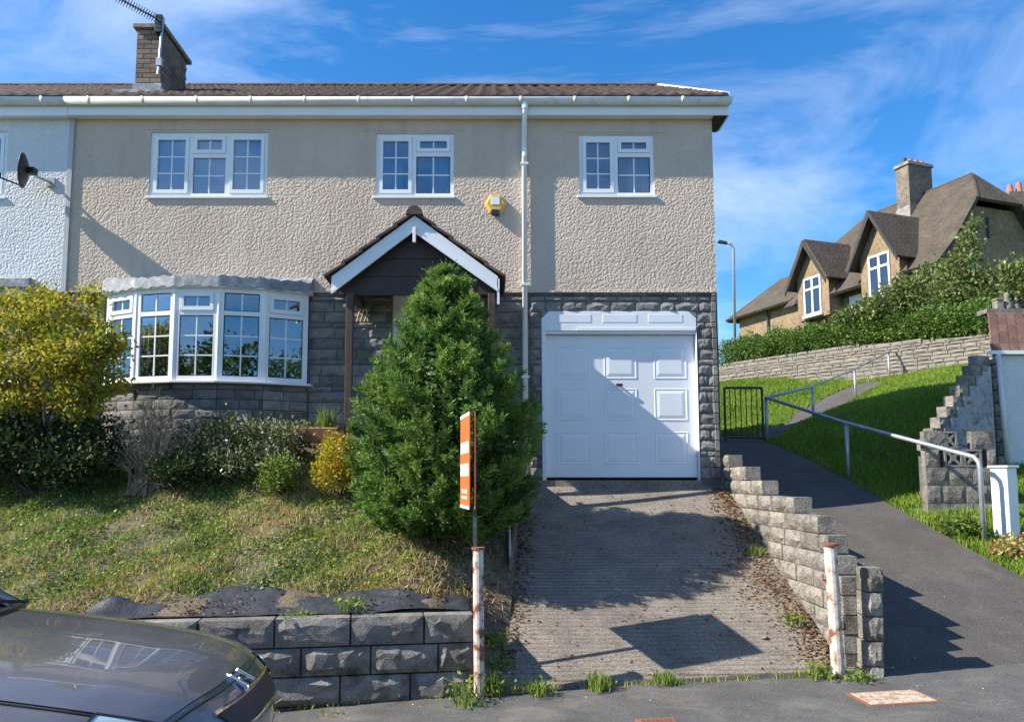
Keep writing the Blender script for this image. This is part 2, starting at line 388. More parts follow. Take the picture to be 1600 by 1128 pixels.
def limbs(base, tips, r0, mb, jitter=0.08, fork=0.4):
    base = Vector(base)
    for t in tips:
        t = Vector(t); m1 = base.lerp(t, 0.35)+Vector([random.uniform(-1, 1)*jitter for _ in range(3)]); m1.z += 0.05
        m2 = base.lerp(t, 0.7)+Vector([random.uniform(-1, 1)*jitter for _ in range(3)])
        mb.tube([base, m1, m2, t], [r0, r0*0.75, r0*0.5, r0*0.15], 5)
# ================================================================== SETTING: ground, road, drive, path, hillside
def road_z(X, Y):
    t = np.clip((6.4-np.asarray(Y, float))/2.2, 0, 1); t = t*t*(3-2*t)
    return 0.04*(np.clip(X, -9, 6)-3.2)*(1-t) + 0.05*t
asph_stops = [(0.3, (0.075, 0.072, 0.068)), (0.7, (0.115, 0.11, 0.104))]
ASPH = mat('grey_asphalt', asph_stops, 2.5, 0.92, 0.8, 90, 0.010, fine=0.8, finescale=110, spec=0.25, dirt=((0.21, 0.19, 0.16), 1.3, 0.5, 0.8))
PATHM = mat('dark_path_asphalt', [(0.3, (0.066, 0.060, 0.054)), (0.7, (0.098, 0.089, 0.080))], 1.8, 0.92, 0.8, 90, 0.010, fine=0.75, finescale=110, spec=0.25, dirt=((0.15, 0.14, 0.12), 1.6, 0.58, 0.85))
SOIL = mat('garden_soil', [(0.3, (0.075, 0.055, 0.035)), (0.7, (0.19, 0.15, 0.095))], 6, 0.95, 0.8, 35, 0.03, fine=0.4)
TURF = mat('turf_soil', [(0.3, (0.05, 0.085, 0.018)), (0.7, (0.085, 0.13, 0.028))], 4, 0.95, 0.6, 30, 0.03, fine=0.3)
# ribbed (tamped) concrete of the drive
DRIVE = mat('tamped_concrete', [(0.25, (0.145, 0.124, 0.101)), (0.5, (0.21, 0.182, 0.149)), (0.8, (0.27, 0.235, 0.192))], 2.2, 0.95, 0.0, fine=0.75, finescale=75, spec=0.2, dirt=((0.115, 0.10, 0.085), 1.8, 0.52, 0.78))
nt = DRIVE.node_tree; gp = geopos(nt)
wv = nt.nodes.new('ShaderNodeTexWave'); wv.bands_direction = 'Y'; wv.inputs['Scale'].default_value = 5.5; wv.inputs['Distortion'].default_value = 1.6; wv.inputs['Detail'].default_value = 2
nt.links.new(gp, wv.inputs['Vector'])
b1 = bump(nt, wv.outputs['Fac'], 0.9, 0.016); b2 = bump(nt, noise(nt, 60, 6, 0.7, 0, gp), 0.8, 0.012, b1)
setin(bsdf(DRIVE), 'Normal', b2)

g = MB().add([(-900, -900, -1.2), (900, -900, -1.2), (900, 900, -1.2), (-900, 900, -1.2)], [(0, 1, 2, 3)]).build('ground', TURF); tag(g, kind='structure')
rd = grid_surface('road', np.linspace(-16, 14, 40), np.linspace(-12, 7.9, 40), lambda X, Y: road_z(X, Y)-0.03*(Y > 7.25), ASPH); tag(rd, kind='structure')

drv = TPS([(0.05, 6.9, -0.137), (3.3, 7.08, -0.018), (1.7, 7.0, -0.075), (0.45, 10.85, CZ-0.005), (3.3, 10.85, CZ-0.005), (1.8, 10.85, CZ-0.005), (0.3, 10.3, 1.53), (3.3, 10.3, 1.53), (0.2, 9.0, 0.885), (3.3, 9.0, 0.89), (0.1, 8, 0.42), (3.3, 8, 0.43)])
def drive_left(Y): return 0.09+0.10*(np.asarray(Y)-7.0)
def edge_sheet(name, fl, fr_, y0, y1, nx, ny, zf, m):
    """sheet whose left and right edges follow fl(y), fr_(y); y0 may be a function of x"""
    t = np.linspace(0, 1, nx)[None, :]; s_ = np.linspace(0, 1, ny)[:, None]
    Yn = y1*s_+7.0*(1-s_); X = fl(Yn)*(1-t)+fr_(Yn)*t; Y0 = y0(X); Y = Y0+(y1-Y0)*s_
    X = fl(Y)*(1-t)+fr_(Y)*t; Z = zf(X, Y)
    X = np.concatenate([X[:1], X]); Y = np.concatenate([Y[:1]-.004, Y]); Z = np.concatenate([Z[:1]-.25, Z]); ny += 1      # front skirt
    v = np.stack([X, Y, Z], 2).reshape(-1, 3); idx = np.arange(nx*ny).reshape(ny, nx)
    f = np.stack([idx[:-1, :-1], idx[:-1, 1:], idx[1:, 1:], idx[1:, :-1]], 2).reshape(-1, 4)
    o = put(name, npmesh(name, v, f, smooth=True), m); o.data.polygons.foreach_set('use_smooth', np.arange(len(f)) >= nx-1); return o
dro = edge_sheet('driveway', drive_left, lambda Y: 3.32+0*Y, lambda X: 6.97+0.05*X, 10.95, 40, 50, lambda X, Y: drv(X, Y)+0.012, DRIVE)
tag(dro, kind='structure')
# garden bank
bank = TPS([(-3, 6.8, CZ-1.2), (-0.45, 7.15, CZ-1.20), (-.02, 6.95, -.06), (.05, 7.5, .27), (0.12, 8.0, .50), (0.18, 8.5, .74), (0.25, 9, 0.97), (0.36, 10.5, CZ-0.03), (-.28, 8.0, .78), (-0.55, 8.75, CZ-0.52), (-2, 8.5, CZ-0.42), (-4, 8.5, CZ-0.40), (-6.5, 8.5, CZ-0.40),
            (-2, 10.3, CZ+0.45), (-5, 10.3, CZ+0.45), (-0.9, 10.3, CZ+0.30), (-6.5, 6.7, CZ-1.2), (-9, 8.5, CZ-0.4), (-9, 10.4, CZ+.45), (-9, 6.6, CZ-1.2), (-1.2, 7.5, CZ-0.98), (-4, 7.3, CZ-1.0)])
def wall_y(X): return 6.99+0.155*np.minimum(np.asarray(X)+0.12, 0)      # back of the front retaining wall follows this line
def rough(X, Y): return 0.025*np.sin(X*5.1+Y*2.3)+0.02*np.sin(X*9.7-Y*7.9)
bko = edge_sheet('garden_bank', lambda Y: -9.5+0*Y, lambda Y: drive_left(Y)+0.03+0*Y, lambda X: np.where(X > -.2, 6.9, wall_y(X)+0.10), 10.62, 190, 80, lambda X, Y: bank(X, Y)+rough(X, Y), SOIL)
tag(bko, kind='structure')

# hillside to the right of the house
def zr(u, v, Y): p = P(u, v, Y); return (p.x, p.y, p.z)
hc = [(3.3, 7.2, 0.0), (6.5, 7.2, 0.0), (9, 7.2, 0.0)]
for (x, y) in ((3.3, 9), (6.3, 9), (9, 9), (3.3, 11), (5.5, 11), (3.3, 14), (5, 13.9), (5.6, 12.1)): hc.append((x, y, 0.36*(y-7.2)))
hc += [zr(1450, 690, 12.8), zr(1455, 610, 16.5), zr(1520, 574, 20), zr(1400, 594, 22), zr(1270, 655, 18.5), zr(1336, 621, 22.5), zr(1389, 592, 24), zr(1150, 598, 27.5), zr(1125, 600, 29.5),
       zr(1240, 596, 27), zr(1430, 584, 25), zr(1540, 577, 22.2), zr(1650, 572, 22), (9.5, 11, 1.6), (12, 14, 3.2), (3.3, 20, 1.9), (3.3, 25, 2.9), (1, 30, 4.6), (0, 38, 5.6), (10, 38, 6.8), (20, 38, 7.5), (25, 25, 6.5), (16, 24, 5.6), (15, 18, 4.6)]
hill = TPS(hc)
hlo = grid_surface('hillside', np.linspace(3.36, 30, 120), np.linspace(7.15, 44, 140), lambda X, Y: hill(X, Y)-0.02, TURF); tag(hlo, kind='structure')
hl2 = grid_surface('back_slope', np.linspace(-30, 3.36, 30), np.linspace(19.5, 44, 30), lambda X, Y: np.minimum(hill(X, Y), 5)-0.02, TURF); tag(hl2, kind='structure')
def hit(u, v, y0=7.3, y1=40):
    d = ray(u, v); ys = np.linspace(y0, y1, 1500); X = d.x/d.y*ys; Z = CZ+d.z/d.y*ys; dz = Z-hill(X, ys)
    k = np.where(dz <= 0)[0]; i = k[0] if len(k) else len(ys)-1
    return Vector((X[i], ys[i], float(hill(X[i], ys[i]))))
def strip(name, left, right, m, n=60, dz=0.012, across=8):
    def res(pl):
        pl = np.array([(p[0], p[1]) for p in pl], float); s = np.concatenate([[0], np.cumsum(np.linalg.norm(np.diff(pl, axis=0), axis=1))]); t = np.linspace(0, s[-1], n)
        return np.stack([np.interp(t, s, pl[:, 0]), np.interp(t, s, pl[:, 1])], 1)
    A, B = res(left), res(right); t = np.linspace(0, 1, across+1)[None, :, None]
    XY = A[:, None]*(1-t)+B[:, None]*t; Z = hill(XY[..., 0], XY[..., 1])+dz
    v = np.concatenate([XY, Z[..., None]], 2).reshape(-1, 3); w = across+1; idx = np.arange(n*w).reshape(n, w)
    f = np.stack([idx[:-1, :-1], idx[:-1, 1:], idx[1:, 1:], idx[1:, :-1]], 2).reshape(-1, 4)
    o = put(name, npmesh(name, v, f, smooth=True), m); tag(o, kind='structure')
    return np.concatenate([A, B[::-1]])
def pip(X, Y, poly):
    ins = np.zeros(X.shape, bool); j = len(poly)-1
    for i in range(len(poly)):
        xi, yi = poly[i]; xj, yj = poly[j]
        c = ((yi > Y) != (yj > Y)) & (X < (xj-xi)*(Y-yi)/(yj-yi+1e-12)+xi); ins ^= c; j = i
    return ins
pr = [hit(*q) for q in ((1600, 905), (1500, 852), (1390, 790), (1326, 750), (1240, 708), (1200, 692))]
path_poly = strip('path', [(3.4, 7.13), (3.4, 9), (3.4, 11), (3.4, 12.5), (3.4, 13.5), (3.4, 14.6)], [(7.4, 7.13), (6.9, 8.0)]+[(p.x, p.y) for p in pr]+[(pr[-1].x-0.1, 14.6)], PATHM)
ul = [hit(*q) for q in ((1180, 683), (1240, 648), (1290, 622), (1335, 603), (1365, 596))]
ur = [hit(*q) for q in ((1215, 688), (1262, 660), (1330, 630), (1362, 610), (1388, 598))]
upper_poly = strip('upper_path', ul, ur, PATHM, dz=0.02)

# ================================================================== HOUSE
FY, EY, DY = 10.60, 10.60, 10.715
XL = PX(109, 320, FY); XJ = PX(827, 320, FY); XR = PX(1118, 400, EY)
ZF = CZ                                                   # garage floor level
ZE = PZ(180, FY-0.15)                                     # fascia bottom
ZS = PZ(457, FY)                                          # top of the stone
BACK = FY+8.0
house = empty('house', (0, FY, ZF), label='cream roughcast semi-detached house with gabled porch, bow window and white garage door', cat='house')

def holed_wall(mb, x0, x1, z0, z1, y, holes, rev=0.12):
    xs = sorted({x0, x1, *[h[0] for h in holes], *[h[1] for h in holes]}); zs = sorted({z0, z1, *[h[2] for h in holes], *[h[3] for h in holes]})
    for i in range(len(xs)-1):
        for j in range(len(zs)-1):
            a, b, c, d = xs[i], xs[i+1], zs[j], zs[j+1]; mx_, mz_ = (a+b)/2, (c+d)/2
            if any(h[0] < mx_ < h[1] and h[2] < mz_ < h[3] for h in holes): continue
            mb.quad((a, y, c), (b, y, c), (b, y, d), (a, y, d))
    for (a, b, c, d) in holes:
        mb.quad((a, y, c), (a, y+rev, c), (a, y+rev, d), (a, y, d)); mb.quad((b, y, c), (b, y, d), (b, y+rev, d), (b, y+rev, c))
        mb.quad((a, y, d), (a, y+rev, d), (b, y+rev, d), (b, y, d)); mb.quad((a, y, c), (b, y, c), (b, y+rev, c), (a, y+rev, c))
def rect(u0, u1, v0, v1, Y): return (PX(u0, (v0+v1)/2, Y), PX(u1, (v0+v1)/2, Y), PZ(v1, Y), PZ(v0, Y))
W1 = rect(234, 418, 207, 307, FY); W2 = rect(587, 709, 209, 307, FY); W3 = rect(905, 1022, 211, 306, EY)
BAYH = (PX(166, 520, FY), PX(476, 520, FY), PZ(596, FY), PZ(448, FY))
DOORH = (PX(612, 560, FY), PX(718, 560, FY), ZF+0.55, PZ(458, FY))
GAR = (PX(847, 640, EY), PX(1092, 640, EY), ZF-0.02, PZ(486, EY))
rw = MB(); holed_wall(rw, XL, XJ, ZS, ZE+0.12, FY, [W1, W2])
holed_wall(rw, XJ, XR, ZS, ZE+0.12, EY, [W3])
# right gable wall, back wall
RZ = 0
RIDGE_Y = FY+4.1; RIDGE_Z = PZ(136.5, RIDGE_Y)
gz = RIDGE_Z-0.12
rw.add([(XR, EY, 0.5), (XR, BACK, 0.5), (XR, BACK, ZE+0.1), (XR, RIDGE_Y, gz), (XR, EY, ZE+0.1)], [(0, 1, 2, 3, 4)])
rw.quad((XR, BACK, 0.5), (XL-8, BACK, 0.5), (XL-8, BACK, ZE+0.1), (XR, BACK, ZE+0.1))
wall = rw.build('rendered_wall', RENDER, house)
# render drip at the bottom edge of the roughcast, and lintel lines
lip = MB(); lip.box(XL+.01, XJ, FY-0.018, FY+0.02, ZS-0.004, ZS+0.022).box(XJ, XR, EY-0.018, EY+0.02, ZS-0.004, ZS+0.022)
lip.build('bell_cast_bead', RENDER, house)
for w, yy, e in ((W1, FY, 0.12), (W2, FY, 0.17), (W3, EY, 0.18)): MB().box(w[0]-e, w[1]+e, yy-0.008, yy+.01, w[3]+0.035, w[3]+0.055).build('lintel_edge', RENDER, house)
# stone backing (mortar) with openings
sb = MB(); SB0 = 0.9
holed_wall(sb, XL, XJ, SB0, ZS, FY+0.03, [BAYH, DOORH], 0.2); holed_wall(sb, XJ, XR, SB0, ZS, EY+0.03, [GAR], 0.1)
sb.build('mortar_backing', MORTAR, house)
# individual walling stones
rng = random.Random(5)
def rows_of(z0, z1, hs):
    out = []; z = z0; k = 0
    while z < z1-0.03:
        h = hs[k % len(hs)]; h = min(h, z1-z); out.append((z, h)); z += h; k += 1
    return out
hh = [0.15, 0.15, 0.075, 0.15, 0.15, 0.075, 0.15]
z00 = ZF+0.02
def rel(h, X0): return (h[0]-X0, h[1]-X0, h[2]-z00, h[3]-z00)
bay_full = (BAYH[0]-0.05, BAYH[1]+0.05, PZ(604, FY), PZ(432, FY))
rows = rows_of(0, ZS-z00, hh)
cnt = lay(house, ROCK, 'stone', (XL, FY+0.02, z00), (1, 0, 0), (0, 1, 0), XJ-XL, [r for r in rows if r[0] > 0.30], 0.42, [rel(bay_full, XL), rel(DOORH, XL)], 0.075, 0.012, 0.35, rnd=rng)
cnt += lay(house, ROCK, 'stone', (XJ, EY+0.02, z00), (1, 0, 0), (0, 1, 0), XR-XJ, rows, 0.30, [rel((GAR[0], GAR[1], GAR[2], GAR[3]), XJ)], 0.065, 0.012, 0.35, rnd=rng)
cnt += lay(house, ROCK, 'stone', (XR-0.02, EY-0.02, z00), (0, 1, 0), (-1, 0, 0), 0.6, rows, 0.3, [], 0.06, 0.012, 0.3, rnd=rng)
sg = MB().quad((XR+0.003, EY, 0.3), (XR+0.003, BACK, 0.3), (XR+0.003, BACK, ZS), (XR+0.003, EY, ZS)); sg.build('side_stone_wall', STONE, house)
print('stones', cnt)

# ---- windows
def pane_mesh():
    m = MB().box(0, 1, 0, 1, 0, 1).mesh('pane'); m.materials.append(GLASS); return m
PANE = pane_mesh()
def light(fr, x0, x1, z0, z1, y, cols, rws, sash, parent, bar=0.018):
    """one glazed light: optional raised sash frame, glazing bars (in fr), separate panes"""
    s = 0.055 if sash else 0.03; d = 0.022 if sash else 0.0
    off = worldloc(parent)
    if sash:
        for (a, b, c, e) in ((x0, x1, z1-s, z1), (x0, x1, z0, z0+s), (x0, x0+s, z0+s, z1-s), (x1-s, x1, z0+s, z1-s)):
            fr.box(a+.003, b-.003, y-d, y+0.03, c+(.003 if c == z0 else 0), e-(.003 if e == z1 else 0))
    else:
        s = 0.012
    gx0, gx1, gz0, gz1 = x0+s, x1-s, z0+s, z1-s
    cw = (gx1-gx0)/cols; rh = (gz1-gz0)/rws
    for i in range(1, cols): fr.box(gx0+cw*i-bar/2, gx0+cw*i+bar/2, y+0.004, y+0.022, gz0, gz1)
    for j in range(1, rws): fr.box(gx0, gx1, y+0.006, y+0.020, gz0+rh*j-bar/2, gz0+rh*j+bar/2)
    out = []
    for i in range(cols):
        for j in range(rws):
            ex = 0.002
            out.append(((gx0+cw*i+ex, y+0.012, gz0+rh*j+ex), (cw-2*ex, 0.004, rh-2*ex)))
    return out
def window(parent, w, y, lights, mull, transoms, sillw=0.06, interior=None, name='window'):
    """w=(x0,x1,z0,z1); mull: x fractions of mullions; lights: list of (x0f,x1f,z0f,z1f,cols,rows,sash)"""
    x0, x1, z0, z1 = w; fw = 0.05; yf = y+0.02
    fr = MB()
    for (a, b, c, d) in ((x0, x1, z1-fw, z1), (x0, x1, z0, z0+fw), (x0, x0+fw, z0+fw, z1-fw), (x1-fw, x1, z0+fw, z1-fw)):
        fr.box(a, b, yf, yf+0.06, c, d)
    panes = []
    ix0, ix1, iz0, iz1 = x0+fw, x1-fw, z0+fw, z1-fw; iw, ih = ix1-ix0, iz1-iz0
    for m in mull: fr.box(ix0+iw*m-0.03, ix0+iw*m+0.03, yf+0.002, yf+0.058, iz0, iz1)
    for (a, b, t) in transoms: fr.box(ix0+iw*a+(0.03 if a else 0), ix0+iw*b-(0.03 if b < 1 else 0), yf+0.004, yf+0.056, iz0+ih*t-0.03, iz0+ih*t+0.03)
    for (a, b, c, d, cols, rws, sash) in lights:
        X0 = ix0+iw*a+(0.03 if a else 0); X1 = ix0+iw*b-(0.03 if b < 1 else 0); Z0 = iz0+ih*c+(0.03 if c else 0); Z1 = iz0+ih*d-(0.03 if d < 1 else 0)
        panes += light(fr, X0, X1, Z0, Z1, yf+0.012, cols, rws, sash, parent)
    o = fr.build(name, UPVC, parent)
    for (l, s) in panes: put('pane', PANE, None, o, loc=Vector(l)-worldloc(o), scale=s)
    si = MB().box(x0-sillw*0.6, x1+sillw*0.4, y-0.028, y+0.03, z0-0.035, z0-0.001); si.build('sill', UPVC, o, bevel=0.004)
    return o
w1 = window(house, W1, FY, [(0, .335, 0, 1, 2, 3, True), (.335, .665, .66, 1, 2, 1, True), (.335, .665, 0, .66, 2, 2, False), (.665, 1, 0, 1, 2, 3, True)], [.335, .665], [(.335, .665, .66)])
w2 = window(house, W2, FY, [(0, .49, 0, 1, 2, 3, True), (.49, 1, .70, 1, 2, 1, True), (.49, 1, 0, .70, 2, 2, False)], [.49], [(.49, 1, .70)])
w3 = window(house, W3, EY, [(0, .49, 0, 1, 2, 3, True), (.49, 1, .70, 1, 2, 1, True), (.49, 1, 0, .70, 2, 2, False)], [.49], [(.49, 1, .70)])
# rooms behind, closed boxes
def room(w, y, d=2.2):
    x0, x1, z0, z1 = w; e = 0.5
    m = MB(); X0, X1, Z0, Z1, Y0, Y1 = x0-e, x1+e, z0-0.6, z1+0.12, y+0.125, y+d
    m.quad((X0, Y1, Z0), (X1, Y1, Z0), (X1, Y1, Z1), (X0, Y1, Z1)); m.quad((X0, Y0, Z0), (X0, Y1, Z0), (X0, Y1, Z1), (X0, Y0, Z1)); m.quad((X1, Y0, Z0), (X1, Y1, Z0), (X1, Y1, Z1), (X1, Y0, Z1))
    m.quad((X0, Y0, Z0), (X1, Y0, Z0), (X1, Y1, Z0), (X0, Y1, Z0)); m.quad((X0, Y0, Z1), (X1, Y0, Z1), (X1, Y1, Z1), (X0, Y1, Z1))
    return m
for w, yy in ((W1, FY), (W2, FY), (W3, EY)): room(w, yy).build('room', DARKIN, house)
def curtain(x0, x1, z0, z1, y, label, m=CURTAIN, waves=9, taper=0.0):
    n = 60; v = []; f = []
    for i in range(n+1):
        t = i/n; yy = y+0.025*math.sin(t*waves*2*math.pi)+0.01*math.sin(t*23)
        for j, z in enumerate((z0, (z0+z1)/2, z1)):
            xx = x0+(x1-x0)*t; xx = xx*(1-0)+taper*(1-t)*(0, 0.35, 1)[j]*0
            v.append((xx, yy, z))
    for i in range(n):
        for j in range(2): a = i*3+j; f.append((a, a+3, a+4, a+1))
    mb = MB(); mb.add(v, f); o = mb.build('curtain', m, None, smooth=True)
    s = o.modifiers.new('solid', 'SOLIDIFY'); s.thickness = 0.004
    tag(o, label, 'curtain'); return o
curtain(W2[0]+.06, W2[0]+.36, W2[2]+.03, W2[2]+.62, FY+0.2, 'pale net curtain in the left light of the window above the porch', waves=6)
curtain(W2[1]-.34, W2[1]-.05, W2[2]+.02, W2[3]-.05, FY+0.2, 'pale net curtain in the right light of the window above the porch', waves=6)
curtain(W3[1]-.34, W3[1]-.05, W3[2]+.02, W3[3]-.05, EY+0.2, 'pale folded curtain in the window above the garage', waves=7)
def blind(w, y, z0, label):
    m = MB(); n = 18; z1 = w[3]-0.04
    for i in range(n):
        z = z0+(z1-z0)*i/n; m.box(w[0]+.06, w[1]-.06, y, y+0.012, z+0.004, z+(z1-z0)/n-0.001)
    o = m.build('window_blind', CURTAIN); tag(o, label, 'blind')
blind(W1, FY+0.17, W1[2]+0.03, 'pale blue-grey blind behind the three-light upstairs window')

# ---- bow window (five facets)
N_F = 5; bx0, bx1 = PX(163, 520, FY-0.1), PX(480, 520, FY-0.1); bz0, bz1 = PZ(598, FY-0.25), PZ(456, FY-0.25)
angs = [-26, -13, 0, 13, 26]
wid = (bx1-bx0)/sum(math.cos(math.radians(a)) for a in angs)
pts = [Vector((bx0, FY-0.06, 0))]
for a in angs:
    r_ = math.radians(a); pts.append(pts[-1]+Vector((math.cos(r_)*wid, math.sin(r_)*wid, 0)))
bow = MB(); bowpanes = []
for k, a in enumerate(angs):
    p0, p1 = pts[k], pts[k+1]; xd = (p1-p0).normalized(); yd = Vector((-xd.y, xd.x, 0)); Wd = wid; H = bz1-bz0
    loc = MB(); fw = 0.055
    for (x0, x1, z0, z1) in ((0, Wd, H-fw, H), (0, Wd, 0, 0.07), (0, fw+0.012, 0.07, H-fw), (Wd-fw-0.012, Wd, 0.07, H-fw)): loc.box(x0, x1, 0, 0.07, z0, z1)
    zt = H*0.735
    loc.box(fw+.012, Wd-fw-.012, 0.002, 0.068, zt-0.03, zt+0.03)
    pn = light(loc, fw+.012, Wd-fw-.012, zt+0.03, H-fw, 0.01, 2, 1, k % 2 == 0, house) + light(loc, fw+.012, Wd-fw-.012, 0.07, zt-0.03, 0.01, 2, 3, False, house)
    M = Matrix(((xd.x, yd.x, 0, p0.x), (xd.y, yd.y, 0, p0.y), (0, 0, 1, bz0), (0, 0, 0, 1)))
    bow.add([M@Vector(v) for v in loc.v], loc.f); bowpanes += [(M, l, s) for (l, s) in pn]
for p in pts[1:-1]: bow.tube([(p.x, p.y+0.03, bz0), (p.x, p.y+0.03, bz1)], 0.042, 8)
bo = bow.build('bow_window', UPVC, house)
T = Matrix.Translation(-worldloc(bo))
for (M, l, s) in bowpanes: put('pane', PANE, None, bo, matrix=T@M@Matrix.Translation(l)@Matrix.Diagonal((*s, 1)))
def bow_poly(out, ext): 
    q = []
    for i, p in enumerate(pts):
        q.append(Vector((p.x+(ext if i == N_F else -ext if i == 0 else 0), p.y-out, 0)))
    return q
sp = bow_poly(0.07, 0.06); poly = [Vector((p.x, p.y, bz0-0.03)) for p in sp]+[Vector((sp[-1].x+.02, FY+0.08, bz0-0.03)), Vector((sp[0].x-.02, FY+0.08, bz0-0.03))]
MB().prism(poly, (0, 0, 0.03)).build('sill', UPVC, bo, bevel=0.005)
# stone apron under the bow, following the facets, as separate stones
apz0 = ZF+0.42
for k in range(N_F):
    p0, p1 = pts[k]+Vector((0, 0.03, 0)), pts[k+1]+Vector((0, 0.03, 0)); xd = (p1-p0).normalized(); yd = Vector((-xd.y, xd.x, 0))
    lay(house, ROCK, 'stone', (p0.x, p0.y, apz0), xd, yd, (p1-p0).length, rows_of(0, bz0-0.03-apz0, [0.13, 0.13, 0.13]), 0.34, [], 0.03, 0.01, 0.3, rnd=rng)
ab = MB(); poly = [Vector((p.x, p.y+0.05, 1.2)) for p in pts]+[Vector((pts[-1].x, FY+0.06, 1.2)), Vector((pts[0].x, FY+0.06, 1.2))]
ab.prism(poly, (0, 0, bz0-0.035-1.2)).build('apron_backing', MORTAR, house)
# lead roof of the bow: dressed sheet with scalloped drip edge + ledge
br = MB(); zt0 = PZ(434, FY); q = bow_poly(0.05, 0.05); top = [Vector((p.x, FY+0.005, zt0)) for p in q]; nseg = 60
vv = []
for i in range(nseg+1):
    t = i/nseg*N_F; k = min(int(t), N_F-1); p = q[k].lerp(q[k+1], t-k); wob = 0.012*math.sin(i*1.9)+0.008*math.sin(i*0.7)
    vv.append(((p.x, FY+0.004, zt0), (p.x, FY-0.05+(p.y-FY)*0.35, zt0-0.06+wob*.5), (p.x, p.y-0.01, zt0-0.105+wob), (p.x, p.y-0.02, bz1+0.012+wob)))
flat = [p for r in vv for p in r]; ff = []
for i in range(nseg):
    for j in range(3): a = i*4+j; ff.append((a, a+4, a+5, a+1))
br.add(flat, ff); bro = br.build('lead_roof', LEAD, bo, smooth=False); m_ = bro.modifiers.new('s', 'SOLIDIFY'); m_.thickness = 0.006
MB().prism([Vector((p.x, p.y-0.0, bz1+0.001)) for p in q]+[Vector((q[-1].x, FY+0.05, bz1+0.001)), Vector((q[0].x, FY+0.05, bz1+0.001))], (0, 0, 0.05)).build('head_board', UPVC, bo)
room((BAYH[0]-0.2, BAYH[1]+0.2, BAYH[2], BAYH[3]), FY+0.1, 3.0).build('room', DARKIN, house)
curtain(BAYH[1]-.62, BAYH[1]-.02, BAYH[2]+.05, bz1-0.1, FY+0.12, 'dark beige curtain drawn at the porch end of the bow window', CURTAINB, 8)
curtain(BAYH[0]+.42, BAYH[0]+.95, BAYH[2]+.05, bz1-0.3, FY+0.14, 'dark beige curtain behind the second light of the bow window', CURTAINB, 7)

# ---- garage door
gx0, gx1, gz1 = GAR[0], GAR[1], GAR[3]
dx0, dx1 = PX(853, 640, DY), PX(1087, 640, DY); dzt, dzb = PZ(524, DY), PZ(747, DY)
hdr = MB()   # fixed header with clipped corners
c = 0.1; yh = EY+0.015
poly = [Vector((gx0, yh, dzt+0.045)), Vector((gx1, yh, dzt+0.045)), Vector((gx1, yh, gz1-c)), Vector((gx1-c, yh, gz1)), Vector((gx0+c, yh, gz1)), Vector((gx0, yh, gz1-c))]
hdr.prism(poly, (0, 0.06, 0)); ho = hdr.build('garage_header', DOORW, house, bevel=0.006)
for k in range(3):
    w_ = (gx1-gx0); cx = gx0+w_*(0.21+0.295*k); MB().box(cx-0.24, cx+0.24, yh-0.004, yh+0.01, dzt+0.165, dzt+0.28).build('header_panel', DOORW, ho, bevel=0.003)
MB().box(gx0+.5, gx1-.02, EY+0.003, EY+0.014, dzt+0.048, dzt+0.085).build('header_lit_strip', DOORW, ho)  # raised strip added to stand for the sunlit stripe along the header's foot
# small stone fillets at clipped corners
fil = MB(); fil.prism([Vector((gx0, EY+.012, gz1)), Vector((gx0, EY+.012, gz1-c)), Vector((gx0+c, EY+.012, gz1))], (0, 0.08, 0)).prism([Vector((gx1, EY+.012, gz1)), Vector((gx1-c, EY+.012, gz1)), Vector((gx1, EY+.012, gz1-c))], (0, 0.08, 0)); fil.build('corner_fillet', STONE, house)
fr = MB().box(gx0, dx0-0.004, EY+0.01, DY+0.05, ZF-0.02, dzt+0.044).box(dx1+0.004, gx1, EY+0.01, DY+0.05, ZF-0.02, dzt+0.044).box(dx0-.004, dx1+.004, EY+0.03, DY+0.05, dzt+0.006, dzt+0.044)
fr.build('garage_frame', DOORW, house, bevel=0.004)
gd = MB().box(dx0, dx1, DY, DY+0.04, dzb+0.01, dzt).build('garage_door', DOORW, house, bevel=0.004)
cw = (dx1-dx0)/3; rh = (dzt-dzb)/3.42
pan = MB(); a_ = 0.5     # raised-and-fielded panel in unit box
ring = [(1, 0.0), (0.965, -0.007), (0.90, -0.001), (0.68, -0.009), (0.64, -0.009)]
v = []
for s_, y_ in ring: v += [(-a_*s_, y_, -a_*s_), (a_*s_, y_, -a_*s_), (a_*s_, y_, a_*s_), (-a_*s_, y_, a_*s_)]
f = []
for r_ in range(len(ring)-1):
    for k in range(4): f.append((r_*4+k, r_*4+(k+1) % 4, r_*4+4+(k+1) % 4, r_*4+4+k))
f.append(tuple(len(ring)*4-4+k for k in range(4))); pan.add(v, f); pmesh = pan.mesh('door_panel'); pmesh.materials.append(DOORW)
pcols = [dx0+(dx1-dx0)*t for t in (0.185, 0.50, 0.835)]; prow = [PZ(vv_, DY) for vv_ in (567, 632, 700)]
for cx in pcols:
    for cz in prow: put('door_panel', pmesh, None, gd, loc=Vector((cx, DY, cz))-worldloc(gd), scale=(0.46, 1, 0.45))
hd = MB(); hx, hz = PX(967, 602, DY), PZ(602, DY); hd.tube([(hx, DY, hz), (hx, DY-0.05, hz)], 0.018, 10).box(hx-0.045, hx+0.045, DY-0.065, DY-0.05, hz-0.018, hz+0.018); hd.build('handle', BLACKP, gd, bevel=0.004)
MB().box(gx0-.02, gx1+.02, DY-0.12, DY+0.3, ZF-0.25, ZF-0.008).build('garage_threshold', DRIVE, house)
MB().box(gx0-0.2, gx1+0.2, DY+0.3, DY+0.34, ZF-.2, gz1+0.2).build('garage_back', DARKIN, house)

